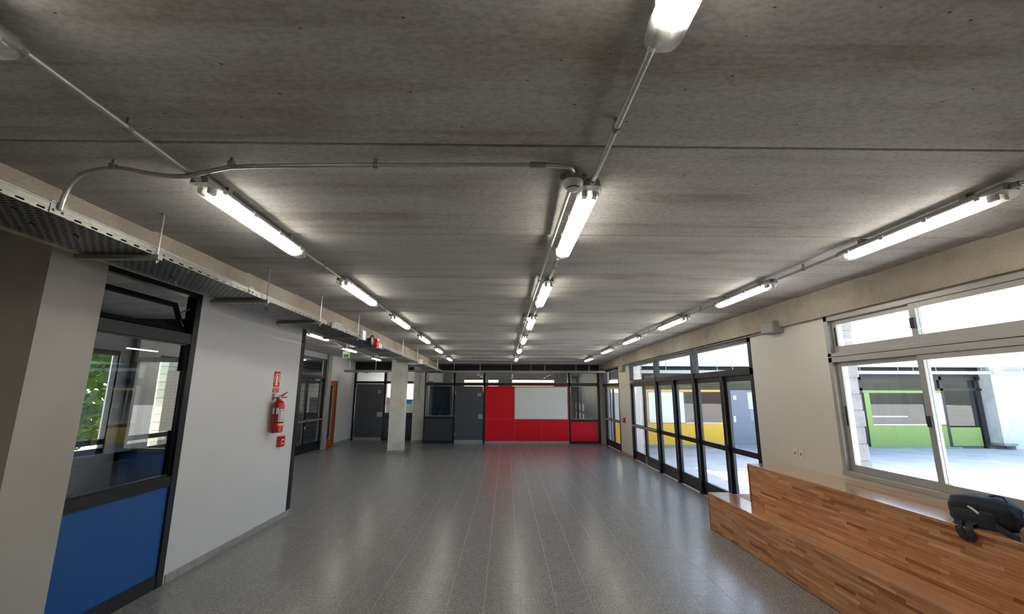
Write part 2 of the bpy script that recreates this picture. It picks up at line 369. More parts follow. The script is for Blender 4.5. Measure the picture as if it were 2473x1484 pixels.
MB().box(-6.6, -3.1, YB, 7.69, 3.2, 3.3).build('ceiling_slab', 'slab', ce)
MB().box(-9.4, 4.1, 18.0, 24.4, 3.25, 3.4).build('ceiling_slab', 'slab', ce)

MB().box(-7.95, -6.6, YB, 24.4, 3.42, 3.62).build('added_sunshade', 'roofm', ce); MB().box(-7.95, 4.1, 24.4, 26.8, 3.42, 3.62).build('added_sunshade', 'roofm', ce)  # overhangs added out of view to keep sun out of side hall and classroom
# beams
def beam(name, x0, x1, zb, y0, y1, label, n=40, rough=.0):
    mb = MB(); ys = [y0 + (y1 - y0) * i / n for i in range(n + 1)]
    for y in ys:
        e = random.uniform(-1, 1) * rough
        mb.v += [(x0, y, zb), (x1 + e, y, zb + random.uniform(0, rough)), (x1 + e * .5, y, ZC(y) + .06), (x0, y, ZC(y) + .06)]
    for i in range(n):
        for k in range(4): mb.f.append((4 * i + k, 4 * i + (k + 1) % 4, 4 * i + 4 + (k + 1) % 4, 4 * i + 4 + k))
    mb.f += [(3, 2, 1, 0), tuple(4 * n + k for k in range(4))]
    return struct(mb.build(name, 'beam'), label)
beam('beam_left', -3.12, -2.72, 2.925, YB, YLF + .1, 'rough cast concrete beam above the left cable tray', 120, .008)
beam('beam_right', 4.12, 3.80, 2.86, YB, YF + .1, 'smooth concrete beam above the right windows')

# ------------------------------------------------------------------ left wall
struct(MB().box(-3.67, XL, 5.0, 7.56, 0, 3.3).build('wall_left', 'white'), 'white painted wall with the fire extinguisher')
struct(MB().box(-4.15, -3.95, YB, 3.3, 0, 3.3).build('wall_left_near', 'brown'), 'beige wall behind the grey corner column')
struct(MB().box(-3.98, -3.40, 3.18, 3.655, 0, 3.25).build('column_left', 'render'), 'grey rendered column beside the blue panelled window')
struct(MB().box(-3.52, -3.505, 5.03, 7.70, 0, .085).build('baseboard_left', 'skirting', bev=.003), 'grey terrazzo skirting under the white wall')
post = struct(MB().box(-3.66, XL + .002, 7.56, 7.70, .06, 3.3).build('trim_1', 'frame'), 'dark steel post at the end of the white wall')
# return wall glazing behind the post
wR = Wall('y', YRET, 1)
rg = setting('window_8', (-4.9, YRET, 0), 'dark framed glazing between classroom and side hall')
wpart(wR, 'frame', 'frame', rg, *[(x, x + .07, 0, .07, 0, 3.3) for x in (-6.43, -5.5, -4.55, -3.75)], (-6.43, -3.68, 0, .07, .95, 1.03), (-6.43, -3.68, 0, .07, 0, .1), (-6.43, -3.68, 0, .07, 2.45, 2.53), (-6.43, -3.68, 0, .07, 3.0, 3.3))
for x in (-6.43, -5.5, -4.55):
    wpart(wR, 'panel', 'blue', rg, (x + .07, x + .93, .02, .05, .1, .95))
    wpart(wR, 'pane', 'glass', rg, (x + .07, x + .93, .03, .036, 1.03, 2.45)); wpart(wR, 'pane', 'glass', rg, (x + .07, x + .93, .03, .036, 2.53, 3.0))

# window_1 : tall window with blue panel
wL = Wall('x', XL, -1)
w1 = setting('window_1', (XL, 4.33, 0), 'tall dark framed window with a blue lower panel')
a0, a1 = 3.655, 5.0
wpart(wL, 'frame', 'frame', w1, (a0, a0 + .055, -.01, .1, 0, 3.05), (a1 - .085, a1, -.01, .1, 0, 3.05), (a0, a1, -.01, .1, 3.0, 3.2), (a0, a1, -.005, .1, 2.47, 2.58), (a0, a1, -.005, .1, .98, 1.08))
wpart(wL, 'kick_plate', 'frame', w1, (a0 + .05, a1 - .08, -.004, .05, .0, .13))
wpart(wL, 'lower_panel', 'blue', w1, (a0 + .055, a1 - .085, .012, .05, .13, .98))
wpart(wL, 'pane', 'glass', w1, (a0 + .055, a1 - .085, .05, .056, 1.08, 2.47))
wpart(wL, 'glazing_bead', 'frame', w1, (a0 + .055, a0 + .075, .02, .05, 1.08, 2.47), (a1 - .105, a1 - .085, .02, .05, 1.08, 2.47), (a0 + .055, a1 - .085, .02, .05, 1.08, 1.1), (a0 + .055, a1 - .085, .02, .05, 2.45, 2.47))
# top-hung vent tilted inwards at its top
ang = math.radians(22); hs = .36
def tiltbox(mb, y0, y1, s0, s1, t0, t1):
    c, s_ = math.cos(ang), math.sin(ang); P = []
    for y in (y0, y1):
        for (s, t) in ((s0, t0), (s1, t0), (s1, t1), (s0, t1)):
            P.append((XL - .06 - s * s_ - t * c, y, 2.60 + s * c - t * s_))
    i = len(mb.v); mb.v += P
    mb.f += [(i, i + 1, i + 2, i + 3), (i + 7, i + 6, i + 5, i + 4)] + [(i + k, i + (k + 1) % 4, i + 4 + (k + 1) % 4, i + 4 + k) for k in range(4)]
vs = MB(); b0, b1 = a0 + .07, a1 - .1
tiltbox(vs, b0, b1, 0, .05, 0, .03); tiltbox(vs, b0, b1, hs - .05, hs, 0, .03); tiltbox(vs, b0, b0 + .05, 0, hs, 0, .03); tiltbox(vs, b1 - .05, b1, 0, hs, 0, .03)
vent = vs.build('vent_sash', 'frame', w1)
vp = MB(); tiltbox(vp, b0 + .05, b1 - .05, .05, hs - .05, .012, .017); vp.build('vent_pane', 'glass', vent)
MB().tube([(XL - .07, b1 - .03, 2.66), (XL - .16, b1 - .03, 2.80), (XL - .04, b1 - .02, 2.86)], .008, 6).build('stay_arm', 'steel', w1)
# paper sheet taped to the inside of the glass
pn = thing('paper_sheet', (XL - .045, 4.80, 1.55), 'white printed sheet taped to the blue panelled window', 'paper')
wpart(wL, 'sheet', 'whitepaper', pn, (4.71, 4.885, .045, .0465, 1.545, 2.17))
wpart(wL, 'printed_lines', 'label', pn, *[(4.72, 4.875, .0445, .045, 2.12 - k * .035, 2.123 - k * .035) for k in range(16)], (4.79, 4.793, .0445, .045, 1.58, 2.13))
# left classroom behind the window
struct(MB().box(-6.6, XREC, YB, 5.4, 0, 3.3).box(-6.6, XREC, 7.45, 8.3, 0, 3.3).box(-6.6, XREC, 12.6, 13.35, 0, 3.3).box(-6.6, XREC, 5.4, 7.45, 2.62, 3.3).box(-6.6, XREC, 8.3, 12.6, 2.62, 3.3).box(-6.6, XREC, 5.4, 7.45, 0, .98).box(-6.6, XREC, 8.3, 12.6, 0, .9)
       .box(-6.6, XREC, 13.35, 15.95, 3.12, 3.3).box(-6.6, XREC, 15.95, 16.3, 0, 3.3).box(-6.6, XREC, 16.3, 17.08, 2.38, 3.3).box(-6.6, XREC, 17.08, 19.2, 0, 3.3).build('wall_recess', 'white'), 'white wall of the side hall with glazed doors')
struct(MB().box(-9.4, -3.98, YB - .1, YB, 0, 3.3).build('wall_classroom', 'white'))
struct(MB().box(-3.98, 4.07, YB - .2, YB, 0, 3.4).build('wall_back', 'white'), 'white wall behind the camera')
wX = Wall('x', XREC, -1)
for nme, (p0, p1, zz) in {'window_9': (5.4, 7.45, .98), 'window_10': (8.3, 12.6, .9)}.items():
    w = setting(nme, (XREC, (p0 + p1) / 2, 0), 'outer window of the left side rooms')
    n = 2 if p1 - p0 < 3 else 4; st = (p1 - p0) / n
    wpart(wX, 'frame', 'frame', w, *[(p0 + st * k - .03, p0 + st * k + .03, .02, .1, zz, 2.62) for k in range(n + 1)], (p0, p1, .02, .1, zz, zz + .08), (p0, p1, .02, .1, 2.54, 2.62), (p0, p1, .02, .1, 1.12, 1.2))
    for k in range(n): wpart(wX, 'pane', 'glass', w, (p0 + st * k + .03, p0 + st * (k + 1) - .03, .05, .056, zz + .08, 2.54))

# ------------------------------------------------------------------ side hall doors
def glazed_leaf(w, name, y0, y1, z0, z1, rail, label=None, stile=.07, bot=.22, d=.03, bar=False, railh=.09, leafd=.05):
    r = setting(name, w.pt((y0 + y1) / 2, d, z0), label)
    wpart(w, 'leaf_frame', 'frame', r, (y0, y0 + stile, d, d + leafd, z0, z1), (y1 - stile, y1, d, d + leafd, z0, z1), (y0 + stile, y1 - stile, d, d + leafd, z0, z0 + bot), (y0 + stile, y1 - stile, d, d + leafd, z1 - .1, z1), (y0 + stile, y1 - stile, d, d + leafd, rail, rail + railh), bev=.004)
    m = d + leafd / 2
    wpart(w, 'pane', 'glass', r, (y0 + stile - .005, y1 - stile + .005, m, m + .006, rail + railh - .005, z1 - .095))
    wpart(w, 'pane', 'glass', r, (y0 + stile - .005, y1 - stile + .005, m, m + .006, z0 + bot - .005, rail + .005))
    if bar:
        wpart(w, 'push_bar', 'steel', r, (y0 + .04, y1 - .04, d - .075, d - .03, rail + .015, rail + .075), (y0 + .04, y0 + .1, d - .03, d, rail + .015, rail + .075), (y1 - .1, y1 - .04, d - .03, d, rail + .015, rail + .075), bev=.006)
    return r
fd = setting('trim_2', (XREC, 14.6, 0), 'dark frame around the side hall glazed doors')
wpart(wX, 'frame', 'frame', fd, (13.35, 13.43, -.01, .08, 0, 3.12), (15.87, 15.95, -.01, .08, 0, 3.12), (13.35, 15.95, -.01, .08, 3.05, 3.12), (13.35, 15.95, -.01, .08, 2.43, 2.53))
wpart(wX, 'transom_pane', 'glass', fd, (13.43, 15.87, .03, .036, 2.53, 3.05))
glazed_leaf(wX, 'door_1', 13.43, 14.62, .02, 2.43, 1.0, 'left glazed door leaf of the side hall', bar=True, bot=.3)
d2 = glazed_leaf(wX, 'door_2', 14.64, 15.87, .02, 2.43, 1.0, 'right glazed door leaf of the side hall', bar=True, bot=.3)
wpart(wX, 'door_closer', 'greyplastic', d2, (15.1, 15.45, -.03, .03, 2.34, 2.41))
wpart(wX, 'lock_case', 'plastic', d2, (14.66, 14.70, .015, .03, .78, .86))
struct(MB().box(-6.45, -6.37, 15.97, 16.27, 0, 3.3).build('column_recess', 'render'), 'narrow grey pier between the glazed doors and the wooden door')
struct(MB().box(-6.45, -6.435, 17.1, 18.95, 0, .1).build('baseboard_recess', 'skirting'))
od = setting('door_3', (XREC, 16.7, 0), 'orange wooden door with a narrow glass light')
wpart(wX, 'door_frame', 'orange', od, (16.3, 16.36, -.03, .1, 0, 2.38), (17.02, 17.08, -.03, .1, 0, 2.38), (16.3, 17.08, -.03, .1, 2.31, 2.38))
wpart(wX, 'door_leaf', 'orange', od, (16.36, 16.5, .01, .05, .01, 2.31), (16.88, 17.02, .01, .05, .01, 2.31), (16.5, 16.88, .01, .05, .01, .25), (16.5, 16.88, .01, .05, 2.2, 2.31))
wpart(wX, 'pane', 'glass', od, (16.5, 16.88, .025, .031, .25, 2.2))
wpart(wX, 'handle', 'conduit', od, (16.40, 16.44, -.04, .01, .98, 1.12))

# ------------------------------------------------------------------ far left wall (behind the columns)
wF2 = Wall('y', YLF, 1)
f2 = setting('wall_far_left', (-5, YLF, 0), 'dark steel glazed partition at the end of the side hall')
wpart(wF2, 'top_band', 'band', f2, (-6.45, -3.1, 0, .08, 2.90, 3.3))
wpart(wF2, 'frame', 'frame', f2, (-6.45, -6.36, -.01, .08, 0, 2.9), (-5.19, -5.08, -.01, .08, 0, 2.9), (-3.92, -3.78, -.01, .08, 0, 2.9), (-6.45, -3.1, -.01, .08, 2.33, 2.43), (-6.45, -3.1, -.01, .08, 2.83, 2.9), (-5.08, -3.92, -.01, .08, .93, 1.02), (-5.08, -3.92, -.01, .08, 0, .12))
wpart(wF2, 'transom_pane', 'glass', f2, (-6.36, -5.19, .03, .036, 2.43, 2.83)); wpart(wF2, 'transom_pane', 'glass', f2, (-5.08, -3.92, .03, .036, 2.43, 2.83))
wpart(wF2, 'pane', 'glass', f2, (-5.08, -3.92, .03, .036, 1.02, 2.33)); wpart(wF2, 'lower_panel', 'darkpanel', f2, (-5.08, -3.92, .01, .05, .12, .93)); wpart(wF2, 'ledge_panel', plain('dark_green', (46, 74, 40), .5), f2, (-5.08, -3.92, .02, .03, 1.02, 1.13))
d4 = setting('door_4', (-5.77, YLF, 0), 'charcoal door beside the white side hall wall')
wpart(wF2, 'leaf', 'door', d4, (-6.35, -5.2, .0, .045, .13, 2.32), bev=.003)
wpart(wF2, 'threshold', 'skirting', d4, (-6.36, -5.19, -.01, .08, 0, .13))
wpart(wF2, 'number_plate', 'greyplastic', d4, (-5.43, -5.30, -.006, .0, 1.92, 2.05)); wpart(wF2, 'lock_plate', 'alu', d4, (-5.41, -5.20, -.012, .0, .96, 1.15))
pa = thing('poster', (-4.95, YLF + .04, 1.05), 'white and lilac poster on the glass left of the round-bench column', 'poster')
pa['label'] = 'white and lilac poster on the window left of the concrete column'
wpart(wF2, 'upper_sheet', 'pinkpaper', pa, (-5.05, -4.72, .038, .0395, 1.45, 1.75)); wpart(wF2, 'lower_sheet', 'whitepaper', pa, (-5.05, -4.72, .038, .0395, 1.12, 1.45))
wpart(wF2, 'printed_lines', 'signred', pa, *[(-5.0, -4.78, .037, .0378, 1.36 - k * .06, 1.372 - k * .06) for k in range(4)])
pb = thing('poster', (-4.1, YLF + .04, 1.05), 'white and sky blue poster on the window right of the concrete column', 'poster')
wpart(wF2, 'upper_sheet', 'bluepaper', pb, (-4.32, -3.94, .038, .0395, 1.48, 1.68)); wpart(wF2, 'lower_sheet', 'whitepaper', pb, (-4.32, -3.94, .038, .0395, 1.12, 1.48))
wpart(wF2, 'printed_lines', 'greyplastic', pb, *[(-4.28, -3.98, .037, .0378, 1.40 - k * .06, 1.408 - k * .06) for k in range(4)])
# columns of the hall
def column(name, x0, x1, y0, y1, h, label):
    c = struct(MB().box(x0, x1, y0, y1, 0, h).build(name, 'column', bev=.008), label)
    MB().box(x0 - .02, x1 + .02, y0 - .02, y1 + .02, 0, .09).build('column_skirting', 'skirting', c, bev=.004); return c
column('column_hall', -3.90, -3.42, 15.1, 15.5, 3.3, 'free standing square concrete column under the cable tray')
c2 = column('column_far', -3.80, -3.33, 18.35, 19.05, 3.3, 'concrete column against the far partition with a light switch')
sw = thing('light_switch', (-3.57, 18.33, 1.6), 'white light switch box fed by a conduit on the far concrete column', 'switch')
MB().box(-3.615, -3.525, 18.31, 18.35, 1.60, 1.76).build('box', 'plastic', sw, bev=.006); MB().box(-3.585, -3.555, 18.303, 18.312, 1.64, 1.72).build('rocker', 'greyplastic', sw)
MB().tube([(-3.57, 18.33, 1.76), (-3.57, 18.33, 2.95)], .013, 8).build('drop_conduit', 'conduit', sw)

# ------------------------------------------------------------------ far wall: dark frames, door, red panels, whiteboard
wF = Wall('y', YF, 1)
fa = setting('wall_far', (0, YF, 0), 'far partition of dark steel frames and glazing')
wpart(wF, 'top_band', 'band', fa, (-3.3, XR, 0, .1, 2.84, 3.25))
wpart(wF, 'frame', 'frame', fa, (-3.25, -3.2, -.02, .1, 0, 2.84), (-2.11, -2.02, -.02, .1, 0, 2.84), (-.91, -.82, -.02, .1, 0, 2.84), (2.50, 2.58, -.02, .1, 0, 2.84), (3.66, 3.78, -.02, .1, 0, 2.84),
      (-3.2, 3.7, -.02, .1, 2.235, 2.36), (-3.2, 3.7, -.02, .1, 2.74, 2.84), (-3.2, -2.11, -.02, .1, .95, 1.04), (-3.2, -2.11, -.02, .1, 0, .12), (2.58, 3.66, -.02, .1, .84, .93), (2.58, 3.66, -.02, .1, 0, .1))
for x0, x1 in ((-3.12, -2.15), (-2.02, -.91), (-.80, 2.47), (2.62, 3.60)):
    wpart(wF, 'transom_pane', 'glass', fa, (x0 - .1, x1 + .1, .03, .036, 2.33, 2.78))
    wpart(wF, 'glazing_bead', 'alu', fa, (x0, x1, -.022, .0, 2.355, 2.37), (x0, x1, -.022, .0, 2.73, 2.745), (x0, x0 + .015, -.022, .0, 2.355, 2.745), (x1 - .015, x1, -.022, .0, 2.355, 2.745))
for x0, x1, z0, z1 in ((-3.19, -2.12, 1.045, 2.23), (2.59, 3.655, .935, 2.23)):
    wpart(wF, 'pane', 'glass', fa, (x0, x1, .03, .036, z0, z1))
    wpart(wF, 'glazing_bead', 'alu', fa, (x0, x1, -.022, .0, z0, z0 + .018), (x0, x1, -.022, 0, z1 - .018, z1), (x0, x0 + .018, -.022, 0, z0, z1), (x1 - .018, x1, -.022, 0, z0, z1))
wpart(wF, 'lower_panel', 'darkpanel', fa, (-3.2, -2.11, .0, .06, .12, .95)); wpart(wF, 'lower_panel', 'red', fa, (2.58, 3.66, .0, .06, .1, .84))
struct(MB().box(3.76, XR + .2, YF - .05, YF + .15, 0, 3.1).build('trim_3', 'render'), 'grey corner pier at the far right of the hall')
d5 = setting('door_5', (-1.47, YF, 0), 'charcoal door numbered 2 beside the red panels')
wpart(wF, 'leaf', 'door', d5, (-2.015, -.915, -.012, .04, .14, 2.225), bev=.003); wpart(wF, 'threshold', 'skirting', d5, (-2.03, -.9, -.02, .08, 0, .14))
wpart(wF, 'hinge', 'alu', d5, (-2.03, -2.0, -.03, -.01, 1.9, 2.0), (-2.03, -2.0, -.03, -.01, 1.0, 1.1), (-2.03, -2.0, -.03, -.01, .3, .4))
npl = wpart(wF, 'number_plate', 'alu', d5, (-1.13, -.995, -.02, -.012, 1.82, 1.96)); text_obj('2', .12, 'number', 'text', npl, (-1.06, YF - .021, 1.89), (math.pi / 2, 0, 0))
wpart(wF, 'lock_plate', 'alu', d5, (-1.10, -.92, -.024, -.012, .94, 1.13)); wpart(wF, 'handle', 'steel', d5, (-1.06, -.95, -.05, -.04, 1.06, 1.08))
rp = thing('panel_wall', (.85, YF, 0), 'red laminate panel wall carrying the whiteboard', 'wall panel')
for x0, x1, z0, z1 in ((-.815, .325, .945, 2.225), (-.815, .325, .1, .935), (.335, 1.415, .1, .935), (1.425, 2.495, .1, .935), (.335, 2.495, .945, 2.225)):
    wpart(wF, 'panel', 'red', rp, (x0, x1, -.02, .02, z0, z1), bev=.0015)
wpart(wF, 'backing', 'joint', rp, (-.82, 2.5, -.012, .03, .1, 2.23)); wpart(wF, 'skirting', 'skirting', rp, (-.82, 2.5, -.026, .02, 0, .1))
wb = thing('whiteboard', (1.42, YF - .04, .93), 'large blank whiteboard on the red panel wall', 'whiteboard')
wpart(wF, 'board', 'board', wb, (.36, 2.45, -.045, -.025, .95, 2.18)); wpart(wF, 'board_frame', 'alu', wb, (.34, 2.47, -.05, -.02, .93, .95), (.34, 2.47, -.05, -.02, 2.18, 2.20), (.34, .36, -.05, -.02, .95, 2.18), (2.45, 2.47, -.05, -.02, .95, 2.18))
wpart(wF, 'board_seam', 'label', wb, (1.404, 1.41, -.0455, -.045, .95, 2.18))
cab = thing('darkening_cabinet', (-2.7, 18.6, 0), 'tall dark blue cabinet added to darken the far left window', 'cabinet')  # cabinet added behind the glass so that the pane reads dark
MB().box(-3.15, -2.2, 18.5, 19.0, 0, 2.32).build('body', plain('navy', (22, 40, 58), .5), cab); MB().box(-3.13, -2.68, 18.48, 18.5, .05, 2.28).build('door', plain('navy_door', (26, 46, 64), .5), cab); MB().box(-2.66, -2.22, 18.48, 18.5, .05, 2.28).build('door', 'navydoor' if 'navydoor' in M else plain('navy_door', (26, 46, 64), .5), cab); MB().box(-2.70, -2.69, 18.46, 18.48, 1.0, 1.2).build('handle', 'conduit', cab)
# rooms beyond the far partitions
struct(MB().box(-9.4, -6.35, 24, 24.2, 0, 3.3).box(-6.35, -3.6, 24, 24.2, 0, .6).box(-6.35, -3.6, 24, 24.2, 2.46, 3.3).box(-3.6, -2.25, 24, 24.2, 0, 3.3).box(-2.25, 2.6, 24, 24.2, 0, 2.0).box(-2.25, 2.6, 24, 24.2, 2.64, 3.3).box(-1.15, -.95, 24, 24.2, 2, 2.64).box(-.42, .34, 24, 24.2, 2, 2.64).box(2.6, 4.1, 24, 24.2, 0, 3.3).build('wall_rear', 'white'), 'rear wall of the far classrooms with strip windows')
struct(MB().box(-3.6, -3.35, 19.1, 24, 0, 3.3).build('wall_classroom_divider', 'white')); struct(MB().box(3.9, 4.1, 18.0, 24, 0, 3.3).build('wall_classroom_side', 'white'))
struct(MB().box(-6.6, -6.45, 19.1, 24, 0, 3.3).build('wall_classroom_west', 'white'))

# ------------------------------------------------------------------ right wall
wQ = Wall('x', XR, 1)
struct(MB().box(XR, 4.07, 5.21, 6.88, 0, 2.9).box(XR, 4.07, 2.8, 5.21, 0, 1.07).box(XR, 4.07, YB, 2.8, 0, 2.9).build('wall_right', 'cream'), 'cream painted wall between the window and the glazed doors')
struct(MB().box(XR, 4.2, 13.82, 15.2, 0, 2.9).build('wall_right_pier', 'cream'), 'cream pier between the two sets of glazed doors')
struct(MB().box(XR - .012, XR, 13.84, 15.18, 0, .08).build('baseboard_right', 'skirting'))
# aluminium sliding window
w2 = setting('window_2', (XR, 4.0, 1.07), 'beige aluminium sliding window over the wooden bench')
wa0, wa1 = 2.85, 5.21
wpart(wQ, 'frame', 'alu', w2, (wa1 - .06, wa1, -.02, .12, 1.07, 2.87), (wa0, wa0 + .06, -.02, .12, 1.07, 2.87), (wa0, wa1, -.02, .12, 2.80, 2.87), (wa0, wa1, -.02, .12, 2.375, 2.42), (wa0, wa1, -.02, .12, 2.31, 2.37), (wa0, wa1, -.03, .12, 1.05, 1.095), bev=.004)
def sash(y0, y1, z0, z1, d):
    s = wpart(wQ, 'sash', 'alu', w2, (y0, y0 + .062, d, d + .03, z0, z1), (y1 - .062, y1, d, d + .03, z0, z1), (y0 + .062, y1 - .062, d, d + .03, z0, z0 + .075), (y0 + .062, y1 - .062, d, d + .03, z1 - .05, z1), bev=.003)
    wpart(wQ, 'pane', 'glass', s, (y0 + .06, y1 - .06, d + .012, d + .018, z0 + .07, z1 - .045)); return s
for z0, z1 in ((1.095, 2.31), (2.42, 2.80)):
    s1 = sash(4.03, wa1 - .065, z0, z1, .03); s2 = sash(wa0 + .06, 4.09, z0, z1, -.005)
    zm = (z0 + z1) / 2
    wpart(wQ, 'latch', 'black', s2, (4.03, 4.075, -.03, -.005, zm - .05, zm + .05), bev=.006)
    wpart(wQ, 'finger_pull', 'black', s1, (wa1 - .115, wa1 - .095, .027, .031, zm - .11, zm + .11))
# glazed door set
gs = setting('trim_4', (XR, 10.35, 0), 'dark steel frame of the long glazed door set')
Y7 = [6.88, 7.93, 9.10, 10.26, 11.46, 12.56, 13.82]
wpart(wQ, 'frame', 'frame', gs, (6.88, 6.96, -.01, .1, 0, 2.86), (13.74, 13.82, -.01, .1, 0, 2.86), (6.88, 13.82, -.01, .1, 2.76, 2.86), (6.88, 13.82, -.01, .1, 2.25, 2.35), (9.07, 9.17, -.02, .11, 0, 2.8), (11.41, 11.51, -.02, .11, 0, 2.8))
wpart(wQ, 'post', 'frame', gs, (7.88, 7.98, -.015, .105, 0, 2.25)); wpart(wQ, 'post', 'frame', gs, (10.21, 10.31, -.015, .105, 0, 2.25))
for y0, y1 in ((6.96, 9.07), (9.17, 11.41), (11.51, 13.74)): wpart(wQ, 'transom_pane', 'glass', gs, (y0, y1, .04, .046, 2.35, 2.76))
lab = ['nearest glazed leaf behind the wooden bench', 'second glazed leaf from the bench', 'third glazed leaf from the bench', 'fourth glazed leaf from the bench', 'glazed exit leaf with push bar nearer the bench', 'glazed exit leaf with push bar by the cream pier']
edges = [(6.96, 7.88), (7.98, 9.07), (9.17, 10.21), (10.31, 11.41), (11.51, 12.60), (12.62, 13.74)]
for k, (y0, y1) in enumerate(edges):
    r = glazed_leaf(wQ, 'door_%d' % (6 + k), y0, y1, .02, 2.25, .95, lab[k], stile=.075, bot=.24, bar=k > 3)
    if k > 3:
        wpart(wQ, 'flush_bolt', 'conduit', r, ((y0 + .015, y0 + .03) if k == 5 else (y1 - .03, y1 - .015)) + (.015, .03, .02, .25))
    if k == 5: wpart(wQ, 'door_closer', 'greyplastic', r, (13.3, 13.7, -.04, .03, 2.27, 2.33), (13.1, 13.9, -.06, -.045, 2.22, 2.235))
# far glazed bay
gb = setting('trim_5', (XR, 16.4, 0), 'dark steel frame of the far glazed bay')
wpart(wQ, 'frame', 'frame', gb, (15.2, 15.28, -.01, .1, 0, 2.86), (17.36, 17.44, -.01, .1, 0, 2.86), (15.2, 17.7, -.01, .1, 2.76, 2.86), (15.2, 17.7, -.01, .1, 2.2, 2.3))
wpart(wQ, 'transom_pane', 'glass', gb, (15.28, 17.36, .04, .046, 2.3, 2.76))
glazed_leaf(wQ, 'door_12', 15.28, 16.31, .02, 2.2, .95, 'nearer push bar leaf of the far glazed bay', bar=True); glazed_leaf(wQ, 'door_13', 16.33, 17.36, .02, 2.2, .95, 'further push bar leaf of the far glazed bay', bar=True)
struct(MB().box(XR, 4.07, 17.44, 18.0, 0, 2.9).build('wall_right_far', 'render'))
# surface conduit and grey box along the right beam
cr = thing('conduit_run', (3.84, 9, 2.83), 'thin grey conduit clipped under the right beam above the glazed doors', 'conduit')
MB().tube([(3.84, 6.2, 2.835), (3.84, 17.3, 2.835)], .012, 8).build('pipe', 'conduit', cr)
for y in (7.6, 9.0, 10.4, 11.8, 13.3, 16): MB().box(3.822, 3.872, y - .015, y + .015, 2.82, 2.85).build('clip', 'steel', cr)
jb = thing('junction_box', (XR, 6.15, 2.79), 'square grey box on the cream wall just under the beam', 'box')
MB().box(3.72, XR, 5.99, 6.30, 2.79, 2.95).build('body', 'greyplastic', jb, bev=.008); MB().box(3.712, 3.722, 6.0, 6.29, 2.80, 2.94).build('lid', 'greyplastic', jb, bev=.003); MB().tube([(3.83, 5.99, 2.93), (3.83, 5.86, 2.95)], .014, 8).build('gland', 'steel', jb)
jb2 = thing('junction_box', (XR, 14.6, 2.66), 'small grey box on the cream pier between the glazed doors', 'box')
MB().box(3.78, XR, 14.3, 14.75, 2.66, 2.86).build('body', 'greyplastic', jb2, bev=.006); MB().box(3.772, 3.782, 14.32, 14.73, 2.68, 2.84).build('lid', 'greyplastic', jb2)
for i, (yy, lb) in enumerate(((6.06, 'white wall socket above the bench, further from the window'), (5.94, 'white wall socket above the bench, nearer the window'))):
    s = thing('wall_socket', (XR, yy, 1.17), lb, 'socket', 'wall sockets above the bench')
    MB().box(3.862, XR, yy - .048, yy + .048, 1.12, 1.225).build('plate', 'plastic', s, bev=.003); MB().lathe((3.862, yy, 1.172), [(.02, 0), (.02, -.002)], 14, 'x').build('outlet', 'greyplastic', s)
def call_point(x, sgn, y, z, label, hw=.075, hh=.08):
    c = thing('alarm_call_point', (x, y, z), label, 'alarm'); x1 = x + sgn * .055
    MB().box(min(x, x1), max(x, x1), y - hw, y + hw, z - hh, z + hh).build('housing', 'redgloss', c, bev=.008)
    x2 = x1 + sgn * .003; MB().box(min(x1, x2), max(x1, x2), y - hw * .45, y + hw * .5, z - hh * .5, z + hh * .4).build('window', 'signwhite', c)
    x3 = x2 + sgn * .003; MB().box(min(x2, x3), max(x2, x3), y - hw * .3, y + hw * .32, z - hh * .32, z + hh * .22).build('button', 'black', c); return c
call_point(XL, 1, 7.13, 1.20, 'red fire alarm call point under the extinguisher')
call_point(XR, -1, 14.68, 1.10, 'red fire alarm call point on the cream pier', .11, .075)

# ------------------------------------------------------------------ wooden bench of two tiers
def staved(parent, face_x, y0, y1, z0, z1, rows):
    h = (z1 - z0) / rows; meshes = {}
    lens = [.18, .24, .30, .38, .46]
    for L in lens: meshes[L] = MB().box(-.014, 0, -L / 2 + .0004, L / 2 - .0004, -h / 2 + .0003, h / 2 - .0003).mesh('stave', 'stave', bev=.0006)
    p0 = W0(parent)
    for r in range(rows):
        y = y1 - random.uniform(.0, .3); first = True; yy = y1
        while yy > y0 + .2:
            L = random.choice(lens)
            if first: L = random.choice(lens[:3]); first = False
            if yy - L < y0: L = lens[0]
            o = bpy.data.objects.new('stave', meshes[L]); COL.objects.link(o); o.parent = parent
            o.location = Vector((face_x + .014 - .014, yy - L / 2, z0 + h * (r + .5))) - p0; o.rotation_euler = (0, 0, math.pi) if False else (0, 0, 0); yy -= L
lo = thing('bench_step', (3.2, 4.3, 0), 'long lower wooden step of the two-tier bench', 'bench')
Yb0 = 1.2
MB().box(3.05, XR - .02, Yb0, 6.93, .005, .472).build('carcass', 'woodedge', lo); MB().box(3.035, 3.36, Yb0, 6.95, .472, .494).build('top_board', 'woodtop', lo, bev=.002)
MB().box(3.034, 3.056, 6.925, 6.95, 0, .472).build('end_board', 'woodedge', lo)
hi = thing('bench_tier', (3.6, 4.0, .494), 'upper wooden tier of the bench carrying the black bag', 'bench')
MB().box(3.36, XR - .005, Yb0, 6.30, .496, .975).build('carcass', 'woodedge', hi); MB().box(3.34, XR - .002, Yb0, 6.32, .975, 1.0).build('top_board', 'woodtop', hi, bev=.002)
MB().box(3.338, 3.362, 6.297, 6.32, .497, .975).build('end_board', 'woodedge', hi)
staved(lo, 3.05, 2.4, 6.924, .006, .471, 17); staved(hi, 3.36, 2.4, 6.296, .497, .974, 17)

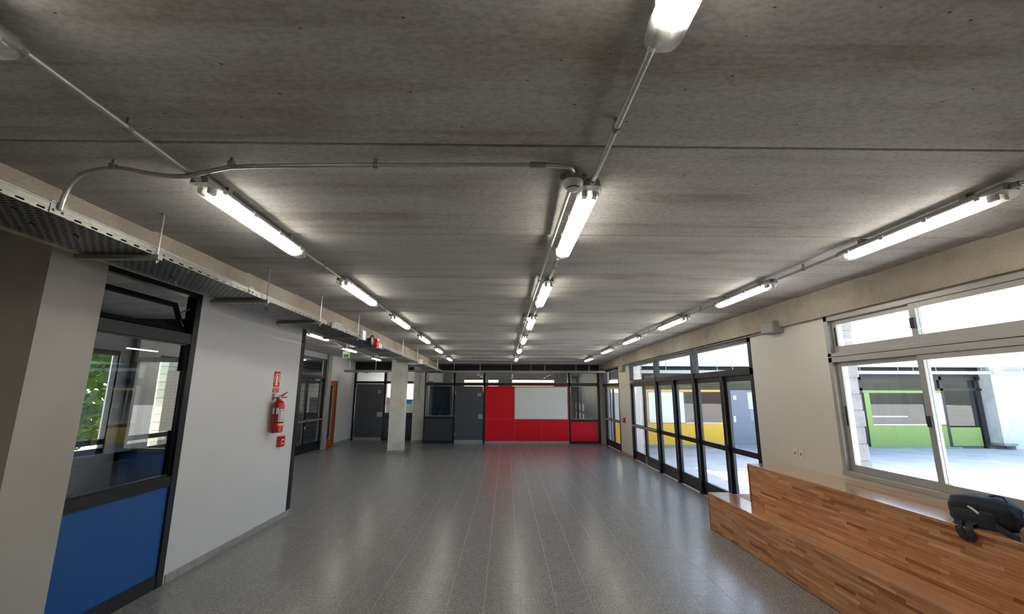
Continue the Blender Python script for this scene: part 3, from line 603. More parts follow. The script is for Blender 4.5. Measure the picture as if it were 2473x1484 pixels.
# ------------------------------------------------------------------ bags
def blob(name, mat, parent, c, r, rot=(0, 0, 0), flat=.3, amp=.1, seed=1):
    bm = bmesh.new(); bmesh.ops.create_icosphere(bm, subdivisions=4, radius=1.0)
    R = Matrix.Rotation(rot[2], 3, 'Z') @ Matrix.Rotation(rot[1], 3, 'Y') @ Matrix.Rotation(rot[0], 3, 'X'); rnd = random.Random(seed)
    ph = [rnd.uniform(0, 6) for _ in range(6)]
    for v in bm.verts:
        p = v.co.copy(); p = Vector([math.copysign(abs(t) ** .62, t) for t in p])
        k = 1 + amp * (math.sin(3 * p.x + ph[0]) * math.sin(4 * p.y + ph[1]) + .5 * math.sin(9 * p.z + 5 * p.x + ph[2]))
        p = Vector((p.x * r[0] * k, p.y * r[1] * k, p.z * r[2] * k)); v.co = R @ p
        if v.co.z < -r[2] * flat * 2: pass
    lo_ = min(v.co.z for v in bm.verts); cut = lo_ + .03
    for v in bm.verts:
        if v.co.z < cut: v.co.z = cut
        v.co += Vector(c) - Vector((0, 0, cut)) - W0(parent)
    me = bpy.data.meshes.new(name); bm.to_mesh(me); bm.free(); me.materials.append(M[mat])
    for p in me.polygons: p.use_smooth = True
    o = bpy.data.objects.new(name, me); COL.objects.link(o); o.parent = parent; return o
def ribbon(name, mat, parent, pts, w, th=.004):
    mb = MB(); P = [Vector(p) for p in pts]
    for i, p in enumerate(P):
        d = (P[min(i + 1, len(P) - 1)] - P[max(i - 1, 0)]).normalized(); s = d.cross(Vector((1, .2, .1))).normalized() * w / 2; n = d.cross(s).normalized() * th / 2
        mb.v += [tuple(p - s - n), tuple(p + s - n), tuple(p + s + n), tuple(p - s + n)]
    for i in range(len(P) - 1):
        for k in range(4): mb.f.append((4 * i + k, 4 * i + (k + 1) % 4, 4 * i + 4 + (k + 1) % 4, 4 * i + 4 + k))
    e = 4 * (len(P) - 1); mb.f += [(3, 2, 1, 0), (e, e + 1, e + 2, e + 3)]
    return mb.build(name, mat, parent, smooth=False)
bg1 = thing('backpack', (3.52, 3.42, 1.0), 'black backpack slumped on the bench with straps hanging down', 'bag')
blob('body', 'bag', bg1, (3.54, 3.42, 1.0), (.12, .19, .115), (0, 0, .35), amp=.06, seed=3)
blob('front_pocket', 'bag', bg1, (3.46, 3.40, 1.0), (.07, .13, .075), (0, 0, .35), amp=.05, seed=5)
ribbon('shoulder_strap', 'strap', bg1, [(3.44, 3.47, 1.05), (3.36, 3.45, 1.02), (3.325, 3.42, .98), (3.32, 3.40, .945), (3.325, 3.36, .93)], .055)
ribbon('shoulder_strap', 'strap', bg1, [(3.44, 3.38, 1.05), (3.36, 3.37, 1.02), (3.325, 3.35, .98), (3.32, 3.33, .945), (3.325, 3.31, .93)], .05)
MB().tube([(3.56, 3.39, 1.19), (3.56, 3.38, 1.212), (3.56, 3.34, 1.222), (3.56, 3.29, 1.219), (3.56, 3.27, 1.19)], .007, 8).build('carry_handle', 'strap', bg1, smooth=True)
MB().tube([(3.415, 3.41, 1.135), (3.41, 3.37, 1.12), (3.412, 3.34, 1.10)], .008, 6).build('reflective_tab', 'label', bg1)
ribbon('hanging_belt', 'strap', bg1, [(3.46, 3.30, 1.04), (3.42, 3.22, 1.03), (3.39, 3.14, 1.02), (3.37, 3.06, 1.012)], .04)
MB().box(3.38, 3.41, 3.10, 3.16, 1.005, 1.03).build('buckle', 'black', bg1, bev=.004)
bg2 = thing('cloth_bag', (3.6, 3.12, 1.0), 'dark brown cloth bundle beside the black backpack at the frame edge', 'bag')
blob('bundle', 'brownbag', bg2, (3.62, 3.06, 1.0), (.10, .12, .10), (0, 0, .2), amp=.12, seed=9); MB().tube([(3.52, 3.16, 1.09), (3.5, 3.12, 1.12), (3.52, 3.07, 1.1)], .007, 6).build('drawstring', 'strap', bg2)

# ------------------------------------------------------------------ twin-tube ceiling lights
LL = 1.26
def make_lamp():
    r = empty('ceiling_light', (0, 0, 0)); h = LL / 2
    prof = [(-.034, -.03), (.034, -.03), (.047, -.052), (.049, -.074), (-.049, -.074), (-.047, -.052)]
    ho = MB().prism(prof, -h, h).build('housing', 'lampgrey', r)
    MB().box(-.03, .03, -.42, -.38, -.032, 0).box(-.03, .03, .38, .42, -.032, 0).build('bracket', 'steel', ho)
    MB().box(-.04, .04, -h + .05, h - .05, -.078, -.0745).build('reflector', 'reflector', ho)
    sec = [(-.060, -.07), (-.058, -.094), (-.048, -.113), (-.024, -.121), (.024, -.121), (.048, -.113), (.058, -.094), (.060, -.07)]
    cv = MB(); cv.open = True
    for y, s in ((-h - .004, .78), (-h + .012, .97), (-h + .05, 1), (h - .05, 1), (h - .012, .97), (h + .004, .78)):
        cv.v += [(x * s, y, -.07 + (z + .07) * s) for x, z in sec]
    for a in range(5):
        for b in range(7): cv.f.append((8 * a + b, 8 * a + b + 1, 8 * a + b + 9, 8 * a + b + 8))
    cv.f += [tuple(range(7, -1, -1)), tuple(range(40, 48))]
    co = cv.build('cover', 'cover', r, smooth=True)
    for s in (-1, 1):
        MB().tube([(s * .027, -h + .10, -.096), (s * .027, h - .10, -.096)], .013, 10).build('tube', 'tube', r, smooth=True)
        for e in (-1, 1): MB().box(s * .027 - .013, s * .027 + .013, e * (h - .075) - .025, e * (h - .075) + .025, -.112, -.0745).build('lampholder', 'holder', r, bev=.004)
    for s in (-1, 1):
        for y in (-.5, -.17, .17, .5): MB().box(s * .060 - .004, s * .060 + .004, y - .014, y + .014, -.084, -.052).build('clip', 'lampgrey', co)
    return r
lamp = make_lamp(); used = [False]
order = ['nearest', 'second', 'third', 'fourth', 'fifth', 'sixth', 'farthest']
def put(loc, label, group):
    if not used[0]: used[0] = True; lamp.location = loc; o = lamp
    else: o = copy_tree(lamp, loc)
    tag(o, label, 'ceiling light', group); return o
YC = [.57, 2.89, 5.11, 7.33, 9.72, 12.08, 14.72]
def xl(y): return -1.70 - .016 * (y - 2.3) if y > 2.2 else -1.70 + .063 * min(2.2 - y, 1.0)
def xm(y): return .475 - .010 * (y - 2)
def xr(y): return 2.85 - .006 * (y - 2)
rows = {'left': xl, 'middle': xm, 'right': xr}
for rn, fx in rows.items():
    for k, y in enumerate([.64] + YC[1:] if rn == 'left' else YC):
        if rn == 'right' and k == 0: continue
        idx = k if rn != 'right' else k - 1
        o = put((fx(y), y, ZC(y) - .001), 'lit twin-tube ceiling light in the %s row, %s the camera' % (rn, order[idx] + (' from' if idx else ' to')), 'lights of the %s row' % rn)
        o.rotation_euler.z = {'left': .016, 'middle': .010, 'right': .006}[rn]
for k, (x, y) in enumerate(((-4.38, 10.2), (-4.76, 13.4), (-5.0, 17.0))):
    put((x, y, ZREC - .001), 'lit ceiling light in the side hall behind the cable tray, %s the camera' % (order[k] + (' from' if k else ' to')), 'lights of the side hall')
# conduits that link the lights
def row_conduit(fx, ys, label, dx=0.0, clamps=True, zoff=.05, r=.0125, segs=None):
    t = thing('conduit_run', (fx(ys[0]) + dx, ys[0], ZC(ys[0]) - zoff), label, 'conduit'); return t
for rn, fx in rows.items():
    t = thing('conduit_run', (fx(3), 3, ZC(3) - .05), 'galvanised conduit linking the lights of the %s row' % rn, 'conduit', 'conduits of the light rows')
    ys = [.64] + YC[1:] if rn == 'left' else YC
    for a, b in zip(ys[:-1], ys[1:]):
        y0, y1 = a + LL / 2 - .005, b - LL / 2 + .005
        MB().tube([(fx(y0), y0, ZC(y0) - .052), (fx(y1), y1, ZC(y1) - .052)], .0135, 10).build('pipe', 'conduit', t, smooth=True)
        ym = (y0 + y1) / 2; zm = ZC(ym)
        MB().tube([(fx(ym), ym - .012, zm - .052), (fx(ym), ym + .012, zm - .052)], .018, 10).box(fx(ym) - .006, fx(ym) + .006, ym - .01, ym + .01, zm - .04, zm + .003).build('clamp', 'steel', t)
        for e, yy in ((1, y0), (-1, y1)): MB().tube([(fx(yy), yy - .005, ZC(yy) - .052), (fx(yy), yy + e * .05, ZC(yy) - .052)], .019, 10).build('coupling', 'steel', t)
rc = thing('conduit_run', (-4.6, 9.7, ZREC - .05), 'galvanised conduit linking the lights of the side hall', 'conduit')
for (xa, ya), (xb, yb) in (((-4.40, 10.84), (-4.74, 12.76)), ((-4.78, 14.04), (-4.98, 16.36))): MB().tube([(xa, ya, ZREC - .05), (xb, yb, ZREC - .05)], .014, 8).build('pipe', 'conduit', rc, smooth=True)
# second conduit along the middle row and detectors
def xd(y): return .365 - .007 * (y - 2.2)
t = thing('conduit_run', (.36, 5, ZC(5) - .05), 'galvanised conduit joining the smoke detectors beside the middle row', 'conduit')
DET = [2.24, 6.95, 13.9]
for a, b in zip(DET[:-1], DET[1:]):
    n = 4
    for k in range(n):
        y0 = a + .06 + (b - a - .12) * k / n; y1 = a + .06 + (b - a - .12) * (k + 1) / n
        MB().tube([(xd(y0), y0, ZC(y0) - .045), (xd(y1), y1, ZC(y1) - .045)], .0115, 10).build('pipe', 'conduit', t, smooth=True)
        MB().tube([(xd(y1), y1 - .07, ZC(y1) - .045), (xd(y1), y1 - .045, ZC(y1) - .045)], .017, 8).box(xd(y1) - .005, xd(y1) + .005, y1 - .066, y1 - .05, ZC(y1) - .035, ZC(y1) + .012).build('clamp', 'steel', t)
def make_detector():
    r = empty('smoke_detector', (0, 0, 0))
    MB().lathe((0, 0, 0), [(.045, 0), (.05, -.004), (.05, -.045), (.044, -.05)], 18).build('conduit_box', 'steel', r, smooth=True)
    for dx, dy in ((.06, 0), (-.06, 0), (0, .06), (0, -.06)): MB().lathe((dx, dy, -.025), [(.017, -.014), (.017, .014)], 10, 'x' if dx else 'y').build('knockout', 'steel', r)
    sb_ = MB().lathe((0, 0, -.05), [(.054, 0), (.056, -.008), (.055, -.02), (.048, -.034), (.036, -.04)], 24).build('sensor_body', 'plastic', r, smooth=True)
    MB().lathe((0, 0, -.089), [(.037, 0), (.034, -.006)], 20).build('smoke_vent', 'text', sb_); MB().lathe((0, 0, -.095), [(.034, 0), (.03, -.008), (.012, -.012)], 20).build('sensor_cap', 'plastic', sb_, smooth=True); return r
dt = make_detector(); dl = ['round white smoke detector near the second middle light', 'round white smoke detector halfway along the middle row', 'round white smoke detector at the far end of the middle row']
for k, y in enumerate(DET):
    o = dt if k == 0 else copy_tree(dt, (0, 0, 0)); o.location = (xd(y), y, ZC(y) - .002); tag(o, dl[k], 'smoke detector', 'smoke detectors')
cc = thing('conduit_run', (-.9, 2.1, ZC(2.1) - .04), 'bent conduit crossing the ceiling from cable tray to smoke detector', 'conduit')
zc_ = ZC(2.12) - .03
pts = [(-2.395, 2.235, 2.90), (-2.39, 2.235, 2.97), (-2.36, 2.225, 3.05), (-2.29, 2.205, 3.10), (-2.18, 2.18, zc_ - .005), (-2.05, 2.17, zc_), (-1.9, 2.185, zc_ - .03), (-1.72, 2.185, zc_ - .045), (-1.55, 2.15, zc_ - .02), (-1.4, 2.135, zc_), (.2, 2.10, zc_), (.29, 2.105, zc_), (.335, 2.125, zc_), (.355, 2.16, zc_), (.36, 2.20, zc_)]
def smooth_path(P, it=2):
    for _ in range(it):
        Q = [P[0]]
        for a, b in zip(P[:-1], P[1:]): Q += [tuple(a[i] * .75 + b[i] * .25 for i in range(3)), tuple(a[i] * .25 + b[i] * .75 for i in range(3))]
        P = Q + [P[-1]]
    return P
MB().tube(smooth_path(pts), .0125, 10).build('pipe', 'conduit', cc, smooth=True)
for x in (-2.08, -1.44, -.69): MB().tube([(x - .012, 2.155 if x < -2 else 2.12, zc_), (x + .012, 2.155 if x < -2 else 2.12, zc_)], .018, 8).box(x - .008, x + .008, (2.155 if x < -2 else 2.12) - .006, (2.155 if x < -2 else 2.12) + .006, zc_ + .01, ZC(2.1) + .005).build('clamp', 'steel', cc)
MB().tube([(.12, 2.1, zc_), (.2, 2.1, zc_)], .0165, 10).build('coupling', 'steel', cc)

# ------------------------------------------------------------------ left cable tray
TX0, TX1 = -2.865, -2.405
def TZ(y): return 2.872 - .010 * (y - 2)
ct = thing('cable_tray', (-2.63, 8, TZ(8)), 'perforated galvanised cable tray hung along the left beam', 'cable tray')
SL = Vector((0, 1, -.010))
pb_ = MB(); pb_.open = True
pb_.perf((TX0, .6, TZ(.6)), (1, 0, 0), SL, 9, 290, .46 / 9, .03, .034, .011, True); tb = pb_.build('tray_bottom', 'traybase', ct)
def slope_box(x0, x1, y0, y1, d0, d1):
    mb = MB().box(x0, x1, y0, y1, 0, 1); mb.v = [(x, y, TZ(y) + (d1 if z > .5 else d0)) for x, y, z in mb.v]; return mb
slope_box(TX0, TX1, 9.3, 17.0, -.001, .001).build('tray_bottom', 'traybase', ct); slope_box(TX0, TX1, YB + .1, .6, -.001, .001).build('tray_bottom', 'traybase', ct)
RH = .058
for x, s in ((TX1, 1), (TX0, -1)):
    m1 = MB(); m1.open = True
    m1.perf((x, .6, TZ(.6)), SL, (0, 0, 1), 164, 1, .1, .026, .042, .010); m1.build('side_rail', 'galv', ct)
    sr = slope_box(x - .0015, x + .0015, .6, 17.0, .026, RH).build('side_rail', 'galv', ct)
    MB().tube([(x, .6, TZ(.6) + RH), (x, 17.0, TZ(17) + RH)], .0065, 8).build('rail_lip', 'conduit', sr, smooth=True)
RY = [2.89, 4.28, 5.55, 7.0, 8.45, 10.1, 11.8, 13.4, 15.3]
for y in RY:
    z = TZ(y)
    MB().box(-2.92, -2.355, y - .02, y + .02, z - .036, z - .003).build('cross_bar', 'steel', ct)
    hr = MB().tube([(-2.375, y, z - .06), (-2.375, y, ZC(y) + .01)], .0055, 6).build('hanger_rod', 'conduit', ct)
    MB().tube([(-2.895, y, z - .06), (-2.895, y, 2.93)], .0055, 6).build('hanger_rod', 'conduit', ct)
    MB().tube([(-2.375, y, z - .05), (-2.375, y, z - .036)], .012, 6).build('nut', 'steel', hr); MB().box(-2.40, -2.36, y - .03, y + .03, ZC(y) - .006, ZC(y) + .005).build('ceiling_plate', 'steel', hr)
for y in (2.235, 2.95, 4.05, 6.6, 9.0):
    sp = MB().box(TX1 + .001, TX1 + .005, y - .045, y + .045, TZ(y) + .001, TZ(y) + RH + .012).build('splice_plate', 'galv', ct)
    for dy in (-.025, .025): MB().lathe((TX1 + .005, y + dy, TZ(y) + .022), [(.008, 0), (.008, .008)], 6, 'x').build('bolt', 'steel', sp)
for (x, y) in ((-2.5, 2.12), (-2.62, 2.32), (-2.7, 2.08), (-2.55, 2.5), (-2.66, 3.4), (-2.6, 4.7), (-2.58, 6.1), (-2.6, 7.4)):
    z = TZ(y); MB().tube([(x - .02, y, z - .006), (x, y + .005, z - .012), (x + .025, y - .01, z - .03)], .004, 5).build('cable_tie', 'black', ct)
cbm = MB()  # cables added inside the tray to make its slots look dark
for k in range(11):
    x = TX0 + .03 + k * .04; cbm.tube([(x + .008 * math.sin(yy * 1.7 + k), yy, TZ(yy) + .016 + .004 * math.sin(yy * 2.3 + k * 2)) for yy in [.6 + i * .6 for i in range(28)]], .013, 6)
tag(cbm.build('slot_darkening_cables', 'black', None, smooth=True), 'black cables added in the left cable tray to darken its slots', 'cable', kind='stuff')
# far cross tray
c3 = thing('cable_tray', (0, 17.2, 2.74), 'galvanised cable tray crossing in front of the far partition', 'cable tray')
MB().box(-6.2, 3.84, 17.0, 17.35, 2.725, 2.73).build('tray_bottom', 'galv', c3); MB().box(-6.2, 3.84, 16.998, 17.003, 2.725, 2.80).build('side_rail', 'galv', c3); MB().box(-6.2, 3.84, 17.348, 17.353, 2.725, 2.80).build('side_rail', 'galv', c3)
for x in (-6.0, -5.0, -4.3, -3.0, -2.0, -1.0, .2, .95, 1.5, 2.7, 3.2): MB().tube([(x, 17.02, 2.70), (x, 17.02, ZREC if x < -3.1 else ZC(17.0) + .01)], .009, 6).build('hanger_rod', 'conduit', c3)
for x in (-5.4, -4.3, -3.0, -1.8, -.5, .95, 2.1, 3.2): MB().box(x - .02, x + .02, 16.97, 17.38, 2.69, 2.722).build('cross_bar', 'steel', c3)
# fittings on the left beam
def on_beam(name, label, cat, y, z): return thing(name, (-2.72, y, z), label, cat)
b1 = thing('terminal_box', (-2.40, 6.1, 2.80), 'ribbed white box on the edge of the left cable tray', 'box')
MB().box(-2.399, -2.345, 5.98, 6.26, 2.815, 2.90).build('body', 'plastic', b1, bev=.006)
for k in range(5): MB().box(-2.346, -2.338, 5.99, 6.25, 2.825 + k * .014, 2.832 + k * .014).build('rib', 'greyplastic', b1)
b2 = thing('emergency_light', (-2.40, 7.2, 2.80), 'upright white emergency light on the edge of the left cable tray', 'light')
MB().box(-2.399, -2.345, 7.16, 7.30, 2.80, 2.955).build('body', 'plastic', b2, bev=.01); MB().box(-2.346, -2.34, 7.18, 7.28, 2.815, 2.94).build('lens', 'signwhite', b2)
b3 = thing('alarm_horn', (-2.40, 7.62, 2.75), 'round black and chrome alarm horn on the left cable tray', 'alarm')
MB().lathe((-2.40, 7.63, 2.835), [(.05, 0), (.05, .03), (.095, .05), (.105, .075), (.09, .08), (.05, .06)], 22, 'x').build('horn', 'black', b3, smooth=True); MB().lathe((-2.345, 7.63, 2.835), [(.07, .012), (.05, .02), (.02, .03)], 18, 'x').build('dish', 'steel', b3, smooth=True)
b4 = thing('alarm_sounder', (-2.40, 7.82, 2.75), 'red box sounder next to the alarm horn on the left cable tray', 'alarm')
MB().box(-2.399, -2.29, 7.78, 7.90, 2.755, 2.895).build('body', 'redgloss', b4, bev=.008); MB().box(-2.291, -2.285, 7.8, 7.88, 2.78, 2.87).build('grille', 'signred', b4)
b5 = thing('terminal_box', (-2.40, 8.2, 2.75), 'small plain white box on the left cable tray past the red sounder', 'box')
MB().box(-2.399, -2.345, 8.1, 8.32, 2.76, 2.85).build('body', 'plastic', b5, bev=.006); MB().box(-2.346, -2.341, 8.13, 8.29, 2.775, 2.835).build('lid', 'plastic', b5)
b6 = thing('terminal_box', (-2.40, 12.1, 2.7), 'small white box at the far end of the left cable tray', 'box')
MB().box(-2.399, -2.32, 12.0, 12.25, 2.73, 2.84).build('body', 'plastic', b6, bev=.006); MB().box(-2.321, -2.315, 12.03, 12.22, 2.75, 2.82).build('lid', 'greyplastic', b6)
ex = thing('exit_sign', (-3.75, 10.6, 2.75), 'small hanging green and white exit sign in the side hall', 'sign')
MB().box(-3.92, -3.76, 10.58, 10.62, 2.76, 2.92).build('plate', 'signwhite', ex, bev=.003); MB().box(-3.90, -3.78, 10.574, 10.58, 2.775, 2.85).build('green_field', 'signgreen', ex)
MB().tube([(-3.84, 10.6, 2.92), (-3.84, 10.6, ZREC)], .008, 6).build('stem', 'plastic', ex)

# ------------------------------------------------------------------ extinguisher and its sign
es = thing('extinguisher_sign', (XL, 6.86, 1.94), 'red extinguisher pictogram sign on the white wall', 'sign')
wS = Wall('x', XL, 1)
wpart(wS, 'plate', 'signwhite', es, (6.755, 6.965, 0, .003, 1.935, 2.27)); wpart(wS, 'pictogram_field', 'signred', es, (6.765, 6.955, .003, .004, 2.03, 2.262)); wpart(wS, 'caption_field', 'signred', es, (6.765, 6.955, .003, .004, 1.943, 2.018))
pg = MB(); pg.box(XL + .004, XL + .005, 6.835, 6.885, 2.05, 2.19).box(XL + .004, XL + .005, 6.85, 6.87, 2.19, 2.215).box(XL + .004, XL + .005, 6.84, 6.90, 2.215, 2.23)
pg.tube([(XL + .0045, 6.84, 2.22), (XL + .0045, 6.805, 2.20), (XL + .0045, 6.795, 2.15), (XL + .0045, 6.80, 2.09)], .004, 5).box(XL + .004, XL + .005, 6.915, 6.935, 2.10, 2.235)
pg.build('pictogram', 'signwhite', es)
text_obj('EXTINTOR', .034, 'caption', 'signwhite', es, (XL + .0045, 6.86, 1.998), (math.pi / 2, 0, math.pi / 2)); text_obj('POLVO', .034, 'caption', 'signwhite', es, (XL + .0045, 6.86, 1.963), (math.pi / 2, 0, math.pi / 2))
fe = thing('fire_extinguisher', (-3.42, 6.81, 1.36), 'red fire extinguisher hung on the white wall below its sign', 'fire extinguisher')
ex_c = (-3.42, 6.81, 1.36); R_ = .082
cy = MB().lathe(ex_c, [(.07, 0), (R_, .012), (R_, .40), (.076, .43), (.055, .455), (.03, .468), (.026, .49)], 28).build('cylinder', 'redgloss', fe, smooth=True)
def wrap(name, mat, z0, z1, a0_, a1_, rr):
    mb = MB(); n = 14; mb.open = True
    for z in (z0, z1):
        for k in range(n + 1):
            a = a0_ + (a1_ - a0_) * k / n; mb.v.append((ex_c[0] + rr * math.cos(a), ex_c[1] + rr * math.sin(a), z))
    for k in range(n): mb.f.append((k, k + 1, n + 2 + k, n + 1 + k))
    return mb.build(name, mat, cy, smooth=True)
wrap('instruction_label', 'label', 1.52, 1.70, -1.0, 1.3, R_ + .001); wrap('upper_label', 'plastic', 1.63, 1.72, -2.2, -1.0, R_ + .001); wrap('label_border', 'text', 1.545, 1.55, -.8, 1.0, R_ + .0018); wrap('label_border', 'text', 1.675, 1.68, -.8, 1.0, R_ + .0018)
wrap('label_border', 'text', 1.55, 1.675, -.8, -.74, R_ + .0018)
wrap('yellow_label', 'yellowlabel', 1.46, 1.495, -1.0, .6, R_ + .001); wrap('hose_band', 'black', 1.497, 1.512, -2.6, 1.5, R_ + .0022)
va = MB().lathe((ex_c[0], ex_c[1], 1.84), [(.024, 0), (.028, .01), (.028, .035), (.016, .05)], 14).build('valve', 'conduit', fe, smooth=True)
MB().tube([(-3.42, 6.80, 1.885), (-3.40, 6.86, 1.905), (-3.38, 6.95, 1.95)], [.012, .013, .009], 8).build('lever', 'redgloss', va); MB().tube([(-3.42, 6.80, 1.87), (-3.40, 6.87, 1.875), (-3.38, 6.95, 1.868)], [.011, .012, .009], 8).build('carry_handle', 'redgloss', va)
hs_ = MB().tube(smooth_path([(-3.42, 6.79, 1.865), (-3.41, 6.73, 1.87), (-3.40, 6.69, 1.82), (-3.40, 6.685, 1.70), (-3.40, 6.69, 1.5), (-3.405, 6.685, 1.42)]), .011, 8).build('hose', 'black', fe, smooth=True); MB().tube([(-3.405, 6.685, 1.44), (-3.40, 6.68, 1.36)], [.013, .019], 10).build('nozzle', 'black', hs_)
MB().box(XL, -3.43, 6.80, 6.82, 1.855, 1.875).box(XL, XL + .006, 6.78, 6.84, 1.83, 1.93).build('wall_bracket', 'steel', fe); MB().lathe((-3.375, 6.83, 1.875), [(.016, 0), (.016, .012)], 12, 'x').build('gauge', 'conduit', va)

# ------------------------------------------------------------------ courtyard and the facing block
struct(MB().box(-60, 90, -60, 90, -.4, -.145).build('ground', 'ground'), 'pale concrete courtyard paving outside the windows')
roof = struct(MB().box(4.1, 45, 17.55, 24.4, 3.3, 3.6).build('roof_far_block', 'roofm'))
struct(MB().box(4.1, 45, 17.45, 17.6, 3.02, 4.25).build('trim_6', 'fascia'), 'white roof fascia of the block across the courtyard')
YO = 17.8; wO = Wall('y', YO, 1)
ob = setting('wall_courtyard', (12, YO, 0), 'facing classroom block with dark frames across the courtyard')
wpart(wO, 'top_band', 'band', ob, (4.2, 45, 0, .1, 2.66, 3.3)); wpart(wO, 'frame', 'frame', ob, (4.2, 22, -.02, .1, 2.10, 2.19), (4.2, 22, -.02, .1, 2.52, 2.66), *[(x, x + .12, -.02, .1, -.14, 2.66) for x in (5.45, 8.85, 10.15, 11.3, 12.5, 14.25, 17.55, 19.0, 21.1)], (11.4, 14.3, -.02, .1, .8, .9))
for x0, x1 in ((5.57, 8.85), (8.97, 10.15), (11.42, 12.5), (12.62, 14.25), (14.37, 17.55), (17.67, 19.0)): wpart(wO, 'transom_pane', 'glass', ob, (x0, x1, .03, .036, 2.19, 2.52))
yp = wpart(wO, 'yellow_panel', 'yellow', ob, (5.57, 8.85, -.015, .04, -.02, .80)); wpart(wO, 'yellow_panel', 'yellow', ob, (5.57, 8.85, -.015, .04, 2.02, 2.10)); wpart(wO, 'yellow_panel', 'yellow', ob, (5.57, 5.66, -.015, .04, .80, 2.02))
wpart(wO, 'kerb', 'skirting', ob, (5.4, 10.2, -.05, .1, -.145, -.02)); wpart(wO, 'kerb', 'skirting', ob, (14.2, 18.0, -.05, .1, -.145, -.08))
wpart(wO, 'sill', 'signwhite', ob, (7.12, 8.85, -.03, .08, .80, .83)); wpart(wO, 'pane', 'glass', ob, (7.12, 8.85, .03, .036, .83, 2.02)); wpart(wO, 'mullion', 'alu', ob, (7.74, 7.80, 0, .06, .83, 2.02))
wpart(wO, 'green_panel', 'green', ob, (14.4, 17.55, -.015, .04, -.08, .74)); wpart(wO, 'green_panel', 'green', ob, (14.37, 17.55, -.015, .04, 2.0, 2.10)); wpart(wO, 'green_panel', 'green', ob, (14.37, 14.58, -.06, .04, -.08, 2.0)); wpart(wO, 'green_panel', 'green', ob, (17.67, 18.9, -.01, .04, -.05, .66))
wpart(wO, 'sill', 'signwhite', ob, (14.58, 16.85, -.03, .08, .74, .78)); wpart(wO, 'pane', 'glass', ob, (14.58, 16.85, .03, .036, .78, 2.0)); wpart(wO, 'pane', 'glass', ob, (17.67, 19.0, .03, .036, .72, 2.1)); wpart(wO, 'ledge', 'signwhite', ob, (14.7, 16.6, .6, .9, 1.02, 1.07))
wpart(wO, 'infill', 'darkpanel', ob, (11.4, 14.3, 0, .08, -.14, .8)); wpart(wO, 'pane', 'glass', ob, (11.4, 14.3, .03, .036, .9, 2.1))
wpart(wO, 'infill', 'darkpanel', ob, (10.25, 11.3, 0, .08, -.14, 2.1)); wpart(wO, 'infill', 'cream', ob, (4.2, 5.1, 0, .08, -.14, 2.66)); wpart(wO, 'yellow_panel', 'yellow', ob, (4.25, 5.08, -.02, .0, -.02, .82)); wpart(wO, 'infill', 'white', ob, (22, 45, 0, .08, -.14, 2.66))
for nm, x0, x1, z0, z1, lb in (('whiteboard', 5.67, 7.10, .81, 2.01, 'blank whiteboard above the yellow panels across the courtyard'), ('whiteboard', 16.86, 17.54, .76, 2.0, 'narrow white board beside the green framed window across the courtyard')):
    b = thing(nm, ((x0 + x1) / 2, YO, z0), lb, 'whiteboard'); wpart(wO, 'board', 'board', b, (x0 + .015, x1 - .015, -.03, .02, z0 + .015, z1 - .015)); wpart(wO, 'board_frame', 'alu', b, (x0, x1, -.035, .0, z0, z0 + .015), (x0, x1, -.035, .0, z1 - .015, z1), (x0, x0 + .015, -.035, 0, z0, z1), (x1 - .015, x1, -.035, 0, z0, z1))
gd = setting('door_14', (9.56, YO, 0), 'grey door across the courtyard next to the yellow panels')
wpart(wO, 'leaf', plain('grey_door', (128, 132, 142), .5, var=.03), gd, (8.98, 10.14, -.005, .045, -.02, 2.09)); wpart(wO, 'number_plate', 'signwhite', gd, (9.10, 9.22, -.012, -.005, 1.72, 1.88)); wpart(wO, 'lock_plate', 'signwhite', gd, (9.05, 9.13, -.014, -.005, .85, 1.08))
np_ = thing('notice', (9.85, YO - .01, 1.1), 'pale notice sheet on the grey door across the courtyard', 'paper'); wpart(wO, 'sheet', 'label', np_, (9.68, 10.05, -.012, -.006, 1.35, 2.0)); wpart(wO, 'lower_sheet', plain('pale_grey', (150, 154, 160), .6), np_, (9.72, 10.05, -.011, -.006, .9, 1.33))
wd_ = setting('door_15', (5.27, YO, 0), 'orange timber door edge across the courtyard'); wpart(wO, 'leaf', 'orange', wd_, (5.1, 5.45, -.02, .05, -.1, 2.1)); wpart(wO, 'handle', 'conduit', wd_, (5.36, 5.40, -.06, -.02, .95, 1.05))
column('column_courtyard', 19.25, 19.75, 17.35, 17.85, 3.05, 'grey concrete column across the courtyard'); struct(MB().box(19.85, 20.95, 17.5, 17.85, -.145, 3.05).build('pier_courtyard', 'white'), 'white pier across the courtyard')
oc = thing('cable_tray', (12, 17.25, 2.72), 'cable tray under the roof edge across the courtyard', 'cable tray')
MB().box(4.3, 30, 17.0, 17.3, 2.72, 2.73).build('tray_bottom', 'galv', oc); MB().box(4.3, 30, 16.995, 17.0, 2.72, 2.84).build('side_rail', 'alu', oc)
for x in (6.2, 8.2, 8.8, 10.3, 12, 13.8, 15.3, 15.9, 16.8, 18.6, 20.4): MB().tube([(x, 17.05, 2.70), (x, 17.05, 3.31)], .012, 6).build('hanger_rod', 'alu', oc)
rs = thing('alarm_sounder', (20.3, 17.1, 2.84), 'red alarm sounder on the tray across the courtyard', 'alarm'); MB().lathe((20.3, 16.98, 2.93), [(.10, 0), (.10, -.05), (.06, -.08)], 16, 'y').build('dome', 'redgloss', rs); MB().box(20.45, 20.75, 16.9, 16.99, 2.80, 2.9).build('base', 'plastic', rs)
tb2 = thing('terminal_box', (19.5, 17.0, 2.8), 'white box on the tray across the courtyard', 'box'); MB().box(19.0, 19.2, 16.9, 17.0, 2.72, 2.98).build('body', 'plastic', tb2); MB().box(19.02, 19.18, 16.893, 16.9, 2.75, 2.95).build('lid', 'signwhite', tb2)
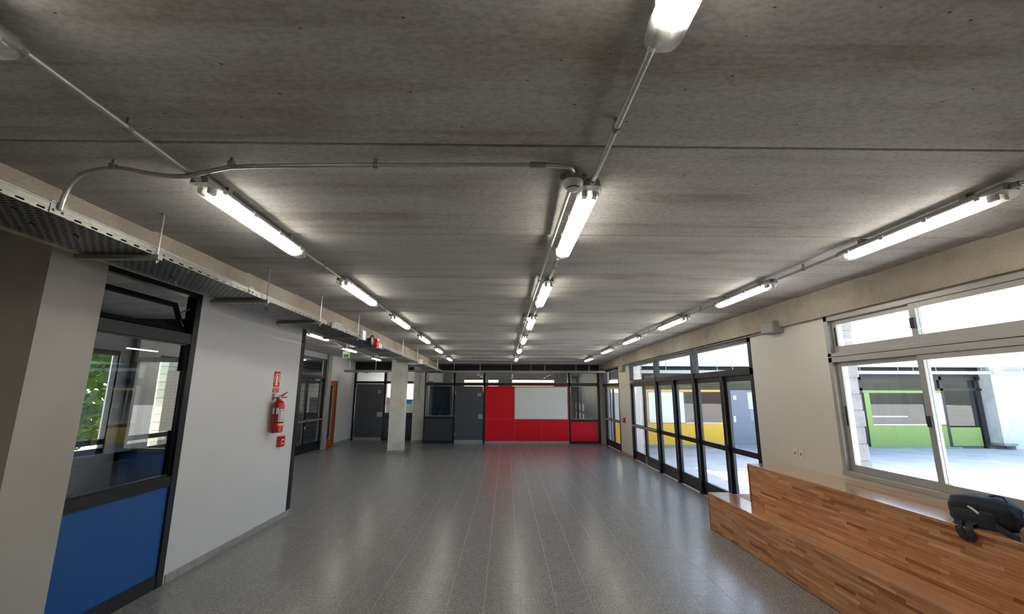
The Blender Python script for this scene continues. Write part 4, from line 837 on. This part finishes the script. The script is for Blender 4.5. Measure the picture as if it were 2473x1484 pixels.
struct(MB().box(4.2, 45, 20.5, 20.6, -.14, 3.3).build('wall_inner_courtyard', 'innergrey')); struct(MB().box(4.2, 45, 17.9, 20.5, -.14, -.02).build('floor_courtyard_rooms', 'innergrey')); struct(MB().box(4.2, 45, 17.9, 24.3, 3.2, 3.3).build('ceiling_courtyard_rooms', 'innergrey'))
# white block wing walls outside
def wing(name, y, x0, x1, label):
    w = struct(MB().box(4.07, x0, y, y + .19, -.145, 3.4).build(name, 'reveal'), label)
    MB().box(x0, x1 - .02, y + .01, y + .18, -.145, 3.4).build('mortar_core', 'mortar', w)
    hb = .19; bm_ = [MB().box(0, x1 - x0 - dx, 0, .19, .005, hb - .005).mesh('block', 'block', bev=.008) for dx in (.0, .012, .022)]
    for k in range(18):
        o = bpy.data.objects.new('block', bm_[k % 3]); COL.objects.link(o); o.parent = w; o.location = (x0, y, -.14 + hb * k)
    return w
wing('wall_wing_near', 5.25, 4.085, 4.23, 'white block wing wall outside the sliding window'); wing('wall_wing_far', 13.95, 4.16, 4.30, 'white block wing wall outside the far glazed leaf')
# yard on the left side, beyond the side hall
struct(MB().box(-8.9, -8.7, 11.5, 30, -.145, 4.3).build('wall_yard', 'blockwall'), 'grey block wall outside the side hall doors')
def tree(loc, h, label):
    t = thing('garden_tree', loc, label, 'tree'); rnd = random.Random(int(loc[1] * 10))
    MB().tube([(loc[0], loc[1], loc[2]), (loc[0] + .05, loc[1], loc[2] + h * .5)], [.09, .06], 8).build('trunk', 'woodedge', t)
    mb = MB(); mb.open = True
    for _ in range(2600):
        a, b = rnd.uniform(0, 6.28), rnd.uniform(-1, 1); r = rnd.uniform(.5, 1) ** .5 * h * .38; q = math.sqrt(1 - b * b)
        c = Vector((loc[0] + r * q * math.cos(a), loc[1] + r * q * math.sin(a), loc[2] + h * .62 + r * b * .9))
        u = Vector((rnd.uniform(-1, 1), rnd.uniform(-1, 1), rnd.uniform(-1, 1))).normalized() * .09; v = u.orthogonal().normalized() * .06
        mb.quad(c - u, c + v, c + u, c - v)
    tag(mb.build('foliage', 'leaf', t), kind='stuff'); return t
tree((-8.3, 8.2, -.145), 3.4, 'leafy green tree seen through the blue panelled window'); tree((-10.6, 9.4, -.145), 4.4, 'taller leafy green tree outside the left classroom')
tree((-9.6, 6.6, -.145), 3.6, 'leafy green tree at the left edge of the classroom window')
